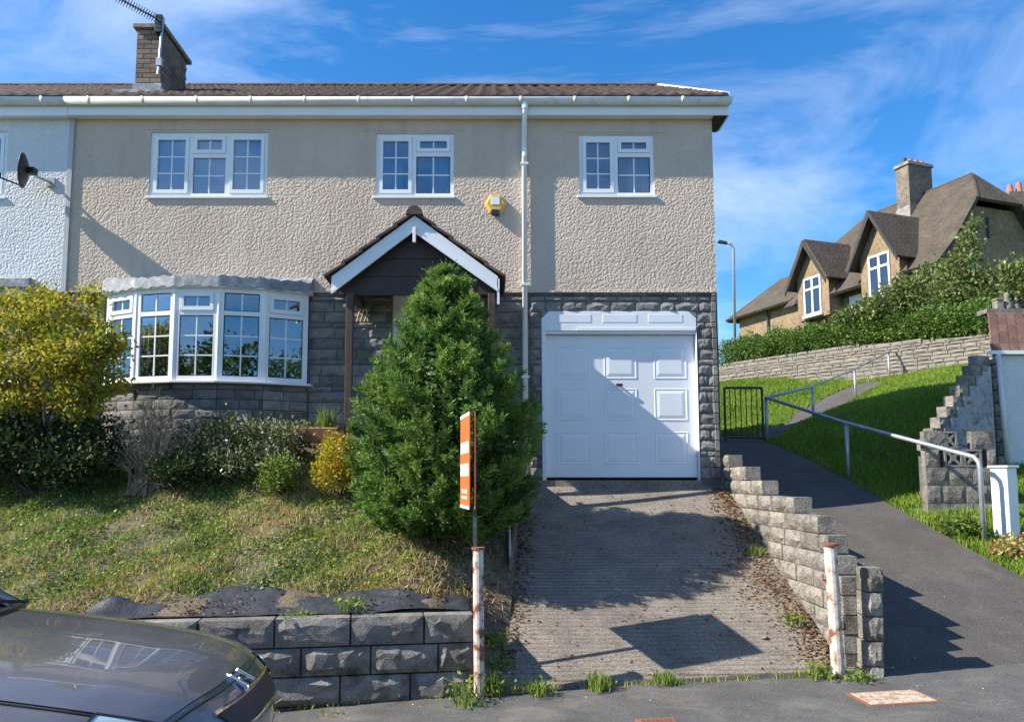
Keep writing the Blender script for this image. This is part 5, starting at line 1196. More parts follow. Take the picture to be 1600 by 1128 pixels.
mb.build('core', mat('tan_mortar', [(.3, (.16, .14, .115)), (.7, (.24, .21, .175))], 4, .95), stw)
rt = random.Random(8); tm = meshset(200, 6, TANSTONE, nx=3, nz=2, amp=.3, proud=.05); SV = []; SF = []; stones_mb = MB()
zmin = min(w0.z, w1_.z)-1.2; row = 0; z = zmin
while z < max(wtop(0), wtop(1), wtop(.5))+.1:
    h = rt.choice([.09, .12, .15]); x = -rt.random()*.4
    while x < FL:
        w = rt.uniform(.2, .6); a, b = max(x, 0), min(x+w, FL); x += w; t = (a+b)/2/FL
        if b-a > .1 and z+h < wtop(t)+.03 and z+h > float(hill(w0.x+fd.x*a, w0.y+fd.y*a))-.3:
            M_ = frame_matrix(w0+fd*(a+.01)+Vector((0, 0, z+.008-w0.z)), fd, fn, b-a-.02, .1*rt.uniform(.7, 1.3), h-.016); m_ = rt.choice(tm)
            stones_mb.add([M_@v.co for v in m_.vertices], [tuple(p.vertices) for p in m_.polygons])
    z += h
so2 = stones_mb.build('stones', TANSTONE, stw); so2['kind'] = 'stuff'
HEDGE = leafmat('hedge_leaf', [(0, (0.042, 0.09, 0.016)), (.45, (0.095, 0.18, 0.028)), (.8, (0.17, 0.26, 0.05)), (1, (0.28, 0.32, 0.10))], .3)
hb = []
for k in range(34):
    t = (k+.5)/34; p = w0+fd*(FL*t)+fn*.55; zt_h = P(1112+440*t, 537-70*t+(3 if k % 2 else -3)+4*math.sin(k*1.3), p.y).z; zb_h = wtop(t)-.15
    hb.append((p.x, p.y, (zt_h+zb_h)/2, .62, .75, (zt_h-zb_h)/2))
hedge = empty('hedge', w0.lerp(w1_, .5)+Vector((0, .5, 0)), label='long clipped green hedge growing on top of the tan stone wall', cat='hedge')
p, d = blobs_points(hb, 5200, .72); pp, dd = clumped(p, d, 9, .07); rn = np.clip(np.repeat(np.clip(.5+.2*np.random.normal(size=len(p)), 0, 1), 9)+.12*np.random.normal(size=len(pp)), 0, 1); sz = .085*(.6+.8*np.random.rand(len(pp)))
v, f, r = leaves(pp, dd, sz, sz*.6, rn); put('foliage', npmesh('foliage', v-np.array(hedge.location), f, r), HEDGE, hedge)
hs_ = MB()
for (x, y, z, rx, ry, rz_) in hb: hs_.tube([(x, y, z-rz_-.2), (x+.1, y, z+rz_*.5)], [.03, .008], 5)
hs_.build('stems', BARK, hedge)

# ================================================================== FAR HOUSE
u_ = Vector((-math.sin(math.radians(19)), math.cos(math.radians(19)), 0)); w_ = Vector((u_.y, -u_.x, 0)); Z_ = Vector((0, 0, 1))
E0 = P(1473, 401, 25.5); zeave = E0.z; HW = 2.8; SL = 1.29
fh = empty('old_stone_house', (E0.x, E0.y, zeave-2.8), label='old tan stone house with steep brown roof, two dormers and a chimney', cat='house')
def Q(a, s, z): return Vector((E0.x, E0.y, 0))+w_*a+u_*s+Z_*z         # a across (0 = left eave), s along (0 = near gable), z absolute
rz_ = zeave+SL*HW; S1 = 7.4; hip = 1.9      # hip corner height above the eave at a = 1.79
ha = 1.72; hz_ = zeave+SL*ha; OH = .35
TANW = mat('tan_far_wall', [(.25, (.17, .12, .07)), (.6, (.25, .18, .105)), (.85, (.31, .235, .15))], 1.3, .95, .5, 9, .03, fine=.35, finescale=9)
wm = MB(); zb3 = zeave-3.2
a0_, a1_ = .35, 2*HW-.35
wm.quad(Q(a0_, .3, zb3), Q(a0_, S1, zb3), Q(a0_, S1, zeave+.4), Q(a0_, .3, zeave+.4))
wm.add([Q(a0_, .3, zb3), Q(a1_, .3, zb3), Q(a1_, .3, zeave+.4), Q(2*HW-ha, .3, hz_-.1), Q(ha, .3, hz_-.1), Q(a0_, .3, zeave+.4)], [(0, 1, 2, 3, 4, 5)])
wm.quad(Q(a1_, .3, zb3), Q(a1_, S1, zb3), Q(a1_, S1, zeave+.4), Q(a1_, .3, zeave+.4)); wm.quad(Q(a0_, S1, zb3), Q(a1_, S1, zb3), Q(a1_, S1, zeave+2), Q(a0_, S1, zeave+2))
wm.build('wall', TANW, fh)
rm = MB(); R0, R1 = Q(HW, .95, rz_), Q(HW, 5.9, rz_)
bl_ = Q(-.05, 0, zeave); flp = [Q(-.25, -.05, zeave-.16)]
rm.add([Q(-.28, -.05, zeave-.24), Q(.55, -.05, zeave+.62), Q(ha, -.05, hz_), R0, R1, Q(ha, S1+.1, hz_), Q(.55, S1+.1, zeave+.62), Q(-.28, S1+.1, zeave-.24)], [(0, 1, 6, 7), (1, 2, 3, 4, 5, 6)])
rm.add([Q(2*HW+.28, -.05, zeave-.24), Q(2*HW-ha, -.05, hz_), R0, R1, Q(2*HW-ha, S1+.1, hz_), Q(2*HW+.28, S1+.1, zeave-.24)], [(0, 1, 2, 3, 4, 5)])
rm.add([Q(ha, -.05, hz_), Q(2*HW-ha, -.05, hz_), R0], [(0, 1, 2)]); rm.add([Q(ha, S1+.1, hz_), Q(2*HW-ha, S1+.1, hz_), R1], [(0, 1, 2)])
fro = rm.build('roof', FARROOF, fh); s = fro.modifiers.new('s', 'SOLIDIFY'); s.thickness = .12; s.offset = 0
rt_ = MB(); rt_.tube([R0, R1], .09, 6).tube([R0, Q(ha, -.05, hz_+.03)], .07, 6).tube([R0, Q(2*HW-ha, -.05, hz_+.03)], .07, 6); rt_.build('ridge_tiles', FARROOF, fro)
# lower wing at the far end
wz = zeave+2.0; we = zeave+.25; S2 = S1+4.2; WH = 1.75
wm = MB(); wm.quad(Q(.5, S1, zb3), Q(.5, S2, zb3), Q(.5, S2, we+.2), Q(.5, S1, we+.2)); wm.quad(Q(.5, S2, zb3), Q(.5+2*WH, S2, zb3), Q(.5+2*WH, S2, we), Q(.5, S2, we)); wm.build('wing_wall', TANW, fh)
rm = MB(); rm.add([Q(.05, S1+.02, we-.15), Q(.05, S2+.4, we-.15), Q(.5+WH, S2-1.0, wz), Q(.5+WH, S1+.02, wz)], [(0, 1, 2, 3)]).add([Q(.05, S2+.4, we-.15), Q(.95+2*WH, S2+.4, we-.15), Q(.5+WH, S2-1.0, wz)], [(0, 1, 2)]).add([Q(.95+2*WH, S1+.02, we-.15), Q(.95+2*WH, S2+.4, we-.15), Q(.5+WH, S2-1.0, wz), Q(.5+WH, S1+.02, wz)], [(0, 1, 2, 3)])
wr = rm.build('wing_roof', FARROOF, fh); s = wr.modifiers.new('s', 'SOLIDIFY'); s.thickness = .1
MB().tube([Q(.3, S1+2.0, we-.05), Q(.42, S1+2.05, we-.4), Q(.42, S1+2.05, zb3)], .05, 6).build('downpipe', DARKMETAL, fh)
# dormers
DG = mat('dark_bargeboard', [(.3, (.02, .018, .017)), (.7, (.04, .036, .034))], 6, .6)
for sc, za in ((2.35, 2.32), (5.75, 2.2)):
    dn = empty('dormer', Q(0, 0, 0)); dn.parent = fh; dn.location = Q(.3, sc, zeave)-fh.location
    hw = .88; ze_ = zeave+.80; zap = zeave+za; fa = -.32
    m = MB(); fwp = [Q(fa, sc-hw, zeave-1.0), Q(fa, sc+hw, zeave-1.0), Q(fa, sc+hw, ze_), Q(fa, sc, zap-.12), Q(fa, sc-hw, ze_)]
    m.add(fwp, [(0, 1, 2, 3, 4)]); m.quad(Q(fa, sc-hw, zeave-1.0), Q(1.8, sc-hw, zeave-1.0), Q(1.8, sc-hw, ze_), Q(fa, sc-hw, ze_)); m.quad(Q(fa, sc+hw, zeave-1.0), Q(1.8, sc+hw, zeave-1.0), Q(1.8, sc+hw, ze_), Q(fa, sc+hw, ze_)); m.build('dormer_wall', TANW, dn)
    m = MB(); o_ = .28; rs_ = (zap-ze_)/hw; zlow = ze_-rs_*o_
    depth = fa+max(.9, (zap-zeave)/SL)
    for sg in (-1, 1): m.add([Q(fa-.4, sc+sg*(hw+o_), zlow), Q(1.9, sc+sg*(hw+o_), zlow), Q(depth+.2, sc, zap), Q(fa-.4, sc, zap)], [(0, 1, 2, 3)])
    ro = m.build('dormer_roof', FARROOF, dn); s = ro.modifiers.new('s', 'SOLIDIFY'); s.thickness = .09
    m = MB()
    for sg in (-1, 1): m.prism([Q(fa-.42, sc, zap-.02), Q(fa-.42, sc+sg*(hw+o_), zlow-.02), Q(fa-.42, sc+sg*(hw+o_), zlow-.2), Q(fa-.42, sc, zap-.24)], w_*.04)
    m.build('bargeboard', DG, dn)
    # window: frame, bars, panes
    fm = MB(); ww, z0_, z1_ = .48, zeave-.85, zeave+.72
    def bar(s0, s1, z0, z1, a=fa-.05): fm.hexa([Q(a, s0, z0), Q(a, s1, z0), Q(a+.06, s1, z0), Q(a+.06, s0, z0)], [Q(a, s0, z1), Q(a, s1, z1), Q(a+.06, s1, z1), Q(a+.06, s0, z1)])
    bar(sc-ww, sc-ww+.07, z0_, z1_); bar(sc+ww-.07, sc+ww, z0_, z1_); bar(sc-ww+.07, sc+ww-.07, z1_-.07, z1_); bar(sc-ww+.07, sc+ww-.07, z0_, z0_+.08); bar(sc-.045, sc+.045, z0_+.08, z1_-.07); bar(sc-ww+.07, sc-.045, z1_-.52, z1_-.44); bar(sc+.045, sc+ww-.07, z1_-.52, z1_-.44)
    fo = fm.build('window', UPVC, dn)
    for (s0, s1) in ((sc-ww+.07, sc-.045), (sc+.045, sc+ww-.07)):
        for (z0, z1) in ((z0_+.08, z1_-.52), (z1_-.44, z1_-.07)):
            MB().hexa([Q(fa-.02, s0, z0), Q(fa-.02, s1, z0), Q(fa-.012, s1, z0), Q(fa-.012, s0, z0)], [Q(fa-.02, s0, z1), Q(fa-.02, s1, z1), Q(fa-.012, s1, z1), Q(fa-.012, s0, z1)]).build('pane', GLASS, dn)
    MB().hexa([Q(fa-.1, sc-ww-.06, z0_-.08), Q(fa-.1, sc+ww+.06, z0_-.08), Q(fa+.02, sc+ww+.06, z0_-.08), Q(fa+.02, sc-ww-.06, z0_-.08)], [Q(fa-.1, sc-ww-.06, z0_), Q(fa-.1, sc+ww+.06, z0_), Q(fa+.02, sc+ww+.06, z0_), Q(fa+.02, sc-ww-.06, z0_)]).build('sill', UPVC, dn)
# side windows
for (a, s_, z0, z1, nm) in ((a0_, 4.2, zeave-1.1, zeave-.35, 'window'),):
    MB().hexa([Q(a-.04, s_-.3, z0), Q(a-.04, s_+.3, z0), Q(a+.02, s_+.3, z0), Q(a+.02, s_-.3, z0)], [Q(a-.04, s_-.3, z1), Q(a-.04, s_+.3, z1), Q(a+.02, s_+.3, z1), Q(a+.02, s_-.3, z1)]).build(nm, UPVC, fh)
gw = MB(); 
for (a, b, z0, z1) in ((1.55, 1.62, zeave-.95, zeave+.0), (2.0, 2.07, zeave-.95, zeave+0.), (1.62, 2.0, zeave-.07, zeave+0.), (1.62, 2.0, zeave-.95, zeave-.88)): gw.hexa([Q(a, .25, z0), Q(b, .25, z0), Q(b, .31, z0), Q(a, .31, z0)], [Q(a, .25, z1), Q(b, .25, z1), Q(b, .31, z1), Q(a, .31, z1)])
gwo = gw.build('window', UPVC, fh); MB().hexa([Q(1.62, .28, zeave-.88), Q(2.0, .28, zeave-.88), Q(2.0, .29, zeave-.88), Q(1.62, .29, zeave-.88)], [Q(1.62, .28, zeave-.07), Q(2.0, .28, zeave-.07), Q(2.0, .29, zeave-.07), Q(1.62, .29, zeave-.07)]).build('pane', GLASS, gwo)
MB().hexa([Q(2.5, .27, zeave+1.0), Q(2.62, .27, zeave+1.0), Q(2.62, .31, zeave+1.0), Q(2.5, .31, zeave+1.0)], [Q(2.5, .27, zeave+1.75), Q(2.62, .27, zeave+1.75), Q(2.62, .31, zeave+1.75), Q(2.5, .31, zeave+1.75)]).build('dark_slit_slab', DARKIN, fh)  # solid slab on the gable, coloured dark for the shade inside a slit
# chimney
cs, ca = 2.95, HW-.55; zc0, zc1 = rz_-1.5, rz_+1.1
cm = MB().hexa([Q(ca-.25, cs, zc0), Q(ca+.95, cs, zc0), Q(ca+.95, cs+.6, zc0), Q(ca-.25, cs+.6, zc0)], [Q(ca-.25, cs, zc1), Q(ca+.95, cs, zc1), Q(ca+.95, cs+.6, zc1), Q(ca-.25, cs+.6, zc1)]).build('chimney', mat('grey_chimney', [(.3, (.12, .10, .08)), (.7, (.22, .18, .14))], 3, .95, .5, 12, .03, fine=.3, finescale=12), fh)
MB().hexa([Q(ca-.31, cs-.06, zc1), Q(ca+1.01, cs-.06, zc1), Q(ca+1.01, cs+.66, zc1), Q(ca-.31, cs+.66, zc1)], [Q(ca-.28, cs-.03, zc1+.14), Q(ca+.98, cs-.03, zc1+.14), Q(ca+.98, cs+.63, zc1+.14), Q(ca-.28, cs+.63, zc1+.14)]).build('cap', BLOCK, cm)
MB().hexa([Q(ca-.34, cs-.05, zc0), Q(ca+1.0, cs-.05, zc0), Q(ca+1.0, cs+.65, zc0), Q(ca-.34, cs+.65, zc0)], [Q(ca-.30, cs-.03, rz_-.55), Q(ca+.98, cs-.03, rz_-.2), Q(ca+.98, cs+.63, rz_-.2), Q(ca-.30, cs+.63, rz_-.55)]).build('flashing', BLOCK, cm)
POT = mat('clay_pot', [(.3, (.42, .13, .07)), (.7, (.55, .18, .10))], 5, .8)
for k in range(4):
    c = Q(ca-.1+.3*k, cs+.3, zc1+.12); MB().tube([c, c+Z_*.24], [.10, .08], 10).build('pot', POT if k else DARKMETAL, cm)
# pair of chimney pots of a house hidden further up
q0 = P(1584, 300, 34); qc = empty('far_chimney', q0-Z_*1.2, label='red-potted brick chimney showing behind the old stone house', cat='chimney')
MB().box(q0.x-.35, q0.x+1.2, 33.8, 34.5, q0.z-2.8, q0.z-.05).build('stack', BRICKC, qc)
for k in range(2): MB().tube([(q0.x-.1+.42*k, 34.1, q0.z-.08), (q0.x-.1+.42*k, 34.1, q0.z+.36+.1*k)], [.15, .11], 10).build('pot', POT, qc)

# shrubs between hedge and far house
BUSH = leafmat('bush_leaf', [(0, (0.05, 0.08, 0.02)), (.4, (0.115, 0.16, 0.04)), (.75, (0.21, 0.25, 0.08)), (1, (0.34, 0.34, 0.14))], .3)
def gh(x, y): return float(hill(np.array([x]), np.array([y]))[0])
def fbush(lab, blobs, n, base_uY, tone=(.5, .25), name='garden_shrub', cat='shrub', size=.13, g='shrubs behind the hedge'):
    p = P(base_uY[0], 505, base_uY[1]); shrub(name, lab, cat, blobs, n, 8, .10, size, BUSH, p, 10, .03, .4, tone, g)
fbush('broad leafy shrub against the near dormer of the old stone house', [bl(1425, 462, 25.0, 50, 32, .8), bl(1385, 482, 25, 42, 22, .8), bl(1452, 438, 25.2, 26, 22, .5)], 800, (1420, 25), (.55, .25))
fbush('tall shrub with a leading shoot against the gable of the old stone house', [bl(1497, 432, 24.2, 36, 38, .7), bl(1513, 385, 24.3, 15, 26, .3), bl(1522, 350, 24.3, 8, 14, .18), bl(1475, 465, 24.2, 42, 24, .7)], 700, (1500, 24.2), (.6, .25))
fbush('dense rounded shrub beyond the tall shrub, over the low garage roof', [bl(1572, 448, 23.6, 48, 38, .9), bl(1605, 425, 23.7, 32, 30, .7), bl(1538, 468, 23.5, 40, 24, .6), bl(1640, 440, 23.5, 50, 50, 1)], 800, (1575, 23.6), (.5, .22))
fbush('low shrub in front of the far dormer window, above the hedge', [bl(1335, 497, 26, 34, 14, .7), bl(1365, 486, 25.8, 30, 17, .6)], 380, (1340, 26), (.45, .22))
# ================================================================== RIGHT-HAND PROPERTY: screen-block wall, stepped wall, white pillar, garage
SY = 10.72
sc_ = empty('screen_wall', (6.0, SY, .9), label='grey block wall with pierced screen blocks beside the handrail', cat='wall')
sx0, sx1 = PX(1448, 760, SY), PX(1560, 760, SY); zb4 = PZ(845, SY); rws = [(845-i*29.5) for i in range(6)]
hh_ = (PZ(701, SY)-PZ(815, SY))/4
rr2 = random.Random(31)
z = PZ(815, SY)-hh_
def scr(x, zz, w, h):
    """pierced screen block: frame with a four-petal cross, openings left open"""
    d = .1; off = Vector(sc_.location); m = MB(); t = .028
    for (a, b, c, e) in ((0, w, 0, t), (0, w, h-t, h), (0, t, t, h-t), (w-t, w, t, h-t)): m.box(x+a, x+b, SY, SY+d, zz+c, zz+e)
    cx, cz = x+w/2, zz+h/2
    for ang in (45, 135):
        r = math.radians(ang); dx, dz = math.cos(r), math.sin(r); L2 = math.hypot(w, h)/2-.03; n2 = Vector((-dz, 0, dx))*.017; a = Vector((cx-dx*L2*.9, SY+.005, cz-dz*L2*.9)); b = Vector((cx+dx*L2*.9, SY+.005, cz+dz*L2*.9)); m.prism([a+n2, b+n2, b-n2, a-n2], (0, d-.01, 0))
    m.tube([(cx, SY+.004, cz), (cx, SY+d-.004, cz)], .045, 8); m.build('screen_block', BLOCK, sc_)
for r_ in range(6):
    x = sx0+(.11 if r_ % 2 else 0)-.11; h = hh_-.006
    while x < sx1-.03:
        w = .33*(1+rr2.uniform(-.06, .06)); a, b = max(x, sx0), min(x+w, sx1); x += w
        if b-a < .06: continue
        if r_ == 4 and .25 < (a+b)/2-sx0 < .80: continue
        if r_ == 5 and .72 > (a+b)/2-sx0 > .22: continue
        o = Vector((a+.004, SY, z))-sc_.location; put('block', rr2.choice(ROCKB), None, sc_, matrix=frame_matrix(o, (1, 0, 0), (0, 1, 0), b-a-.008, .11, h))
    if r_ == 4:
        for q_ in range(2): scr(sx0+.27+q_*.265, z, .255, h)
    if r_ == 5:
        for q_ in range(1): scr(sx0+.23+q_*.265, z, .235, h)
    z += hh_
ztop_s = z
MB().box(sx0+.02, sx1-.02, SY+.118, SY+.16, zb4-.3, PZ(760, SY)).build('backing', MORTAR, sc_)
# stepped end wall, seen in shade, running up to the right
p0 = Vector((PX(1448, 690, 10.95), 10.95, 0)); p1 = Vector((PX(1546, 560, 11.65), 11.65, 0)); sd_ = (p1-p0).normalized(); sn = Vector((-sd_.y, sd_.x, 0)); SLn = (p1-p0).length
ew = empty('stepped_boundary_wall', (p0.x+.4, 10.8, 1.0), label='stepped wall of grey blocks climbing beside the lawn to the garage corner', cat='wall')
GREYR = mat('grey_stained_render', [(.25, (.22, .22, .23)), (.6, (.36, .36, .38)), (.85, (.46, .46, .48))], 3.5, .95, .5, 30, .012, fine=.3, dirt=((.10, .10, .105), 3.5, .5, .68))
nst = 9; zs0, zs1 = PZ(703, 10.95), PZ(556, 11.65)
for k in range(nst):
    za = zs0+(zs1-zs0)*k/nst; h = (zs1-zs0)/nst; x0 = SLn*k/nst*.93
    x = x0; ns_ = 0
    while x < SLn-.02:
        w = .22 if ns_ == 0 else .40; b = min(x+w, SLn)
        if b-x > .05:
            o = p0+sd_*(x+.004)+Vector((0, 0, za))-ew.location
            put('block', rr2.choice(ROCKB), None, ew, matrix=frame_matrix(o, sd_, sn, b-x-.008, .16 if ns_ == 0 else .15, h-.006))
        x = b; ns_ += 1
m = MB(); q = p0-sn*.012
for k in range(nst):
    x0 = SLn*k/nst*.93+.23; za = zs0+(zs1-zs0)*k/nst; h = (zs1-zs0)/nst
    if x0 < SLn-.05: a = q+sd_*x0; b = q+sd_*SLn; m.hexa([(a.x, a.y, za), (b.x, b.y, za), (b.x+sn.x*.03, b.y+sn.y*.03, za), (a.x+sn.x*.03, a.y+sn.y*.03, za)], [(a.x, a.y, za+h), (b.x, b.y, za+h), (b.x+sn.x*.03, b.y+sn.y*.03, za+h), (a.x+sn.x*.03, a.y+sn.y*.03, za+h)])
m.build('stained_render', GREYR, ew)
m = MB(); a, b = p0+sn*.02, p1+sn*.02; m.hexa([(a.x, a.y, .2), (b.x, b.y, .2), (b.x+sn.x*.12, b.y+sn.y*.12, .2), (a.x+sn.x*.12, a.y+sn.y*.12, .2)], [(a.x, a.y, zs0-.002), (b.x, b.y, zs0-.002), (b.x+sn.x*.12, b.y+sn.y*.12, zs0-.002), (a.x+sn.x*.12, a.y+sn.y*.12, zs0-.002)]); m.build('footing', MORTAR, ew)
# garage at the right edge
GY = 11.8; ga = empty('neighbour_garage', (PX(1580, 600, GY)+1, GY, .3), label='white rendered garage with brown hung tiles at the right edge', cat='garage')
gx_0 = PX(1549, 600, GY); gxs = PX(1564, 600, GY); zfas = PZ(553, GY-.1); ztt = PZ(490, GY+.25)
MB().prism([Vector((gxs, GY, -.2)), Vector((gxs+3.5, GY, -.2)), Vector((gxs+6.5, GY+4.2, -.2)), Vector((gxs+3.0, GY+4.2, -.2))], (0, 0, zfas+.2)).build('white_wall', RENDER_W, ga)
lay(ga, ROCKB, 'stone', (gx_0, GY-.05, .3), (1, 0, 0), (0, 1, 0), gxs-gx_0-.01, rows_of(0, zfas-.36, [.2]), .3, [], .22, .02, .05, minlen=.03, rnd=rr2)
MB().box(gx_0-.05, gx_0+3.6, GY-.1, GY-.06, zfas, zfas+.055).build('fascia', UPVC, ga)
TLM = MB().box(0, 1, 0, 1, 0, 1).mesh('hung_tile'); TLM.materials.append(TILEH)
nr_ = 6; th_ = (ztt-zfas-.06)/nr_
MB().hexa([(gx_0, GY-.05, zfas+.05), (gx_0+3.5, GY-.05, zfas+.05), (gx_0+3.8, GY+.4, zfas+.05), (gx_0+.32, GY+.4, zfas+.05)], [(gx_0+.16, GY+.22, ztt), (gx_0+3.5, GY+.22, ztt), (gx_0+3.8, GY+.5, ztt), (gx_0+.36, GY+.5, ztt)]).build('tile_backing', MORTAR, ga)
for i in range(nr_):
    x = gx_0+.15*i/nr_
    while x < gx_0+1.6:
        yq = GY-.075+.26*i/nr_; M_ = Matrix.Translation(Vector((x+.004, yq, zfas+.06+th_*i))-ga.location)@Matrix.Rotation(-.26, 4, 'X')@Matrix.Diagonal((.126, .03, th_*1.05, 1)); put('hung_tile', TLM, None, ga, matrix=M_); x += .142
MB().box(gx_0+.13, gx_0+3.5, GY+.2, GY+.45, ztt, ztt+.07).build('coping', BLOCK, ga)
dpx = PX(1567, 640, GY-.07); MB().tube([(dpx-.02, GY-.07, zfas), (dpx+.02, GY-.07, PZ(725, GY))], .038, 10).build('downpipe', GUTTER, ga, smooth=True)
# ornaments on the coping
o0 = P(1560, 485, GY+.3); o0.x = max(o0.x, gx_0+.22); blk = MB().box(o0.x-.05, o0.x+.06, GY+.25, GY+.37, ztt+.07, ztt+.22).box(o0.x-.06, o0.x+.07, GY+.24, GY+.38, ztt+.22, ztt+.25).build('coping_block', BLOCK, bevel=.006); tag(blk, 'upright grey block standing on the garage coping', 'block')
def figure(x, s_, lab):
    mb = MB(); y = GY+.32; z = ztt+.07
    mb.tube([(x, y, z), (x, y, z+.03*s_), (x, y, z+.10*s_), (x-.01, y-.01, z+.15*s_), (x-.015, y-.02, z+.17*s_), (x-.02, y-.03, z+.21*s_), (x-.02, y-.03, z+.245*s_)], [.06*s_, .065*s_, .055*s_, .035*s_, .028*s_, .042*s_, .012*s_], 10)
    mb.tube([(x+.03*s_, y, z+.03*s_), (x+.09*s_, y, z+.06*s_), (x+.10*s_, y, z+.11*s_)], [.03*s_, .022*s_, .008*s_], 6)
    o = mb.build('garden_ornament', BLOCK, smooth=True); tag(o, lab, 'ornament', 'stone ornaments on the garage coping')
figure(o0.x+.16, 1.15, 'taller pale stone ornament beside the upright coping block'); figure(o0.x+.30, .8, 'smaller pale stone ornament at the far side of the coping')
# white pillar
py_ = 9.75; qx0, qx1 = PX(1561, 780, py_), PX(1597, 780, py_); zt5 = PZ(727, py_)
pil = empty('white_pillar', ((qx0+qx1)/2, py_, .4), label='white painted square gate pillar next to the screen-block wall', cat='pillar'); cxp, cyp = (qx0+qx1)/2+.03, py_+.15
for nm, hw_, z0, z1 in (('shaft', .105, -.2, zt5-.03), ('cap', .128, zt5-.03, zt5)):
    c_, s_ = math.cos(.45), math.sin(.45); q = [Vector((cxp+hw_*(a*c_-b*s_), cyp+hw_*(a*s_+b*c_), 0)) for a, b in ((-1, -1), (1, -1), (1, 1), (-1, 1))]
    MB().hexa([p+Vector((0, 0, z0)) for p in q], [p+Vector((0, 0, z1)) for p in q]).build(nm, PAINTW, pil, bevel=.006)
# low grey kerb wall at the very edge and tangled plants at the foot of the wall
for (u, Y, n, sz, lab, m_, tn) in ((1500, 9.95, 130, .06, 'leafy green plants at the foot of the screen-block wall', LIME, (.35, .2)), (1578, 9.4, 110, .05, 'dry pinkish weeds at the foot of the white pillar', GRASS, (.78, .15))):
    c = P(u, 830, Y); zg_ = gh(c.x, Y)
    shrub('wall_foot_plant', lab, 'plant', [(c.x, Y, zg_+.12, .24, .10, .14), (c.x+.16, Y-.05, zg_+.10, .16, .09, .12)], n, 8, .04, sz, m_, (c.x, Y, zg_-.02), 6, .005, .2, tn)

# ================================================================== TREES ACROSS THE ROAD (seen only mirrored in glass and paint)
tb_ = []
for k in range(16):
    x = -34+4.4*k+random.uniform(-1, 1); hh2 = random.uniform(7, 11.5) if k % 3 else random.uniform(4, 6); tb_.append((x, -26+random.uniform(-2, 2), hh2*.55, 2.3, 1.8, hh2*.5))
p, d = blobs_points(tb_, 8000, .5); pp, dd = clumped(p, d, 8, .3); sz = .26*(.6+.8*np.random.rand(len(pp))); v, f, r = leaves(pp, dd, sz, sz*.7, np.clip(.4+.25*np.random.normal(size=len(pp)), 0, 1))
to_ = put('distant_trees', npmesh('distant_trees', v, f, r), HEDGE); tag(to_, 'row of trees across the road, mirrored in the window panes', 'trees', kind='stuff')
# ================================================================== PARKED CAR (nose to the right)
CARX, CARY = -1.06, 3.72
CARZ = float(road_z(np.array(-3.0), np.array(3.7)))+.005
car = empty('parked_car', (CARX, CARY, CARZ), rz=math.radians(1.5), label='dark grey metallic hatchback parked on the road, its bonnet mirroring the house', cat='car')
PAINT = bpy.data.materials.new('dark_grey_metallic_paint'); nt, N, K = nodes(PAINT); b = bsdf(PAINT)
setin(b, 'Base Color', (0.10, 0.10, 0.11)); setin(b, 'Metallic', 0.3); setin(b, 'Roughness', 0.34); setin(b, 'Coat Weight', 1.0); setin(b, 'Coat Roughness', 0.03)
fl_ = noise(nt, 900, 2, .5, 0, geopos(nt)); setin(b, 'Base Color', ramp(nt, fl_, [(.35, (.105, .103, .115)), (.65, (.165, .160, .176))]))
dst = ramp(nt, noise(nt, 14, 6, .7, 0, geopos(nt)), [(.5, (.30, .30, .30)), (.85, (.42, .42, .42))]); setin(b, 'Roughness', dst)
CHROME = mat('chrome', [(.3, (.75, .76, .78)), (.7, (.82, .83, .85))], 3, .08, metal=1.0)
TYRE = mat('tyre_rubber', [(.3, (.015, .015, .016)), (.7, (.025, .025, .026))], 20, .85)
ALLOY = mat('alloy_rim', [(.3, (.42, .43, .45)), (.7, (.52, .53, .55))], 5, .3, metal=.8)
LENS = bpy.data.materials.new('headlamp_lens'); nt, N, K = nodes(LENS); b = bsdf(LENS); setin(b, 'Base Color', (.50, .60, .62)); setin(b, 'Roughness', .06); setin(b, 'Coat Weight', 1.0); setin(b, 'Metallic', .35)
CARGL = glassmat('car_glass', (.10, .13, .13), .06, 1.2)
# distances d measured back from the nose (local x = -d); stations: d, half width, z low, z shoulder, z edge, z crown
ST = np.array([
 [0.00, .50, .34, .56, .595, .61], [0.04, .60, .28, .60, .66, .68], [0.12, .70, .25, .64, .725, .755], [0.25, .78, .24, .68, .775, .815], [0.45, .835, .24, .72, .82, .872],
 [0.80, .865, .24, .765, .872, .925], [1.15, .875, .24, .80, .912, .965], [1.45, .88, .24, .83, .945, .998], [1.75, .88, .24, .85, .955, 1.01], [2.6, .885, .24, .87, .965, 1.0], [3.4, .88, .25, .89, .975, 1.01], [3.9, .85, .28, .90, .985, 1.02], [4.15, .76, .34, .84, .93, .96], [4.22, .68, .42, .76, .82, .84]])
def prm(d): return [np.interp(d, ST[:, 0], ST[:, i]) for i in range(1, 6)]
def smooth_prm(d):
    acc = 0; w = 0
    for o_, k in ((-.05, .25), (0, .5), (.05, .25)):
        acc = acc+k*np.array(prm(np.clip(d+o_*min(1, d/.1+.05), 0, 4.22))); w += k
    return acc/w
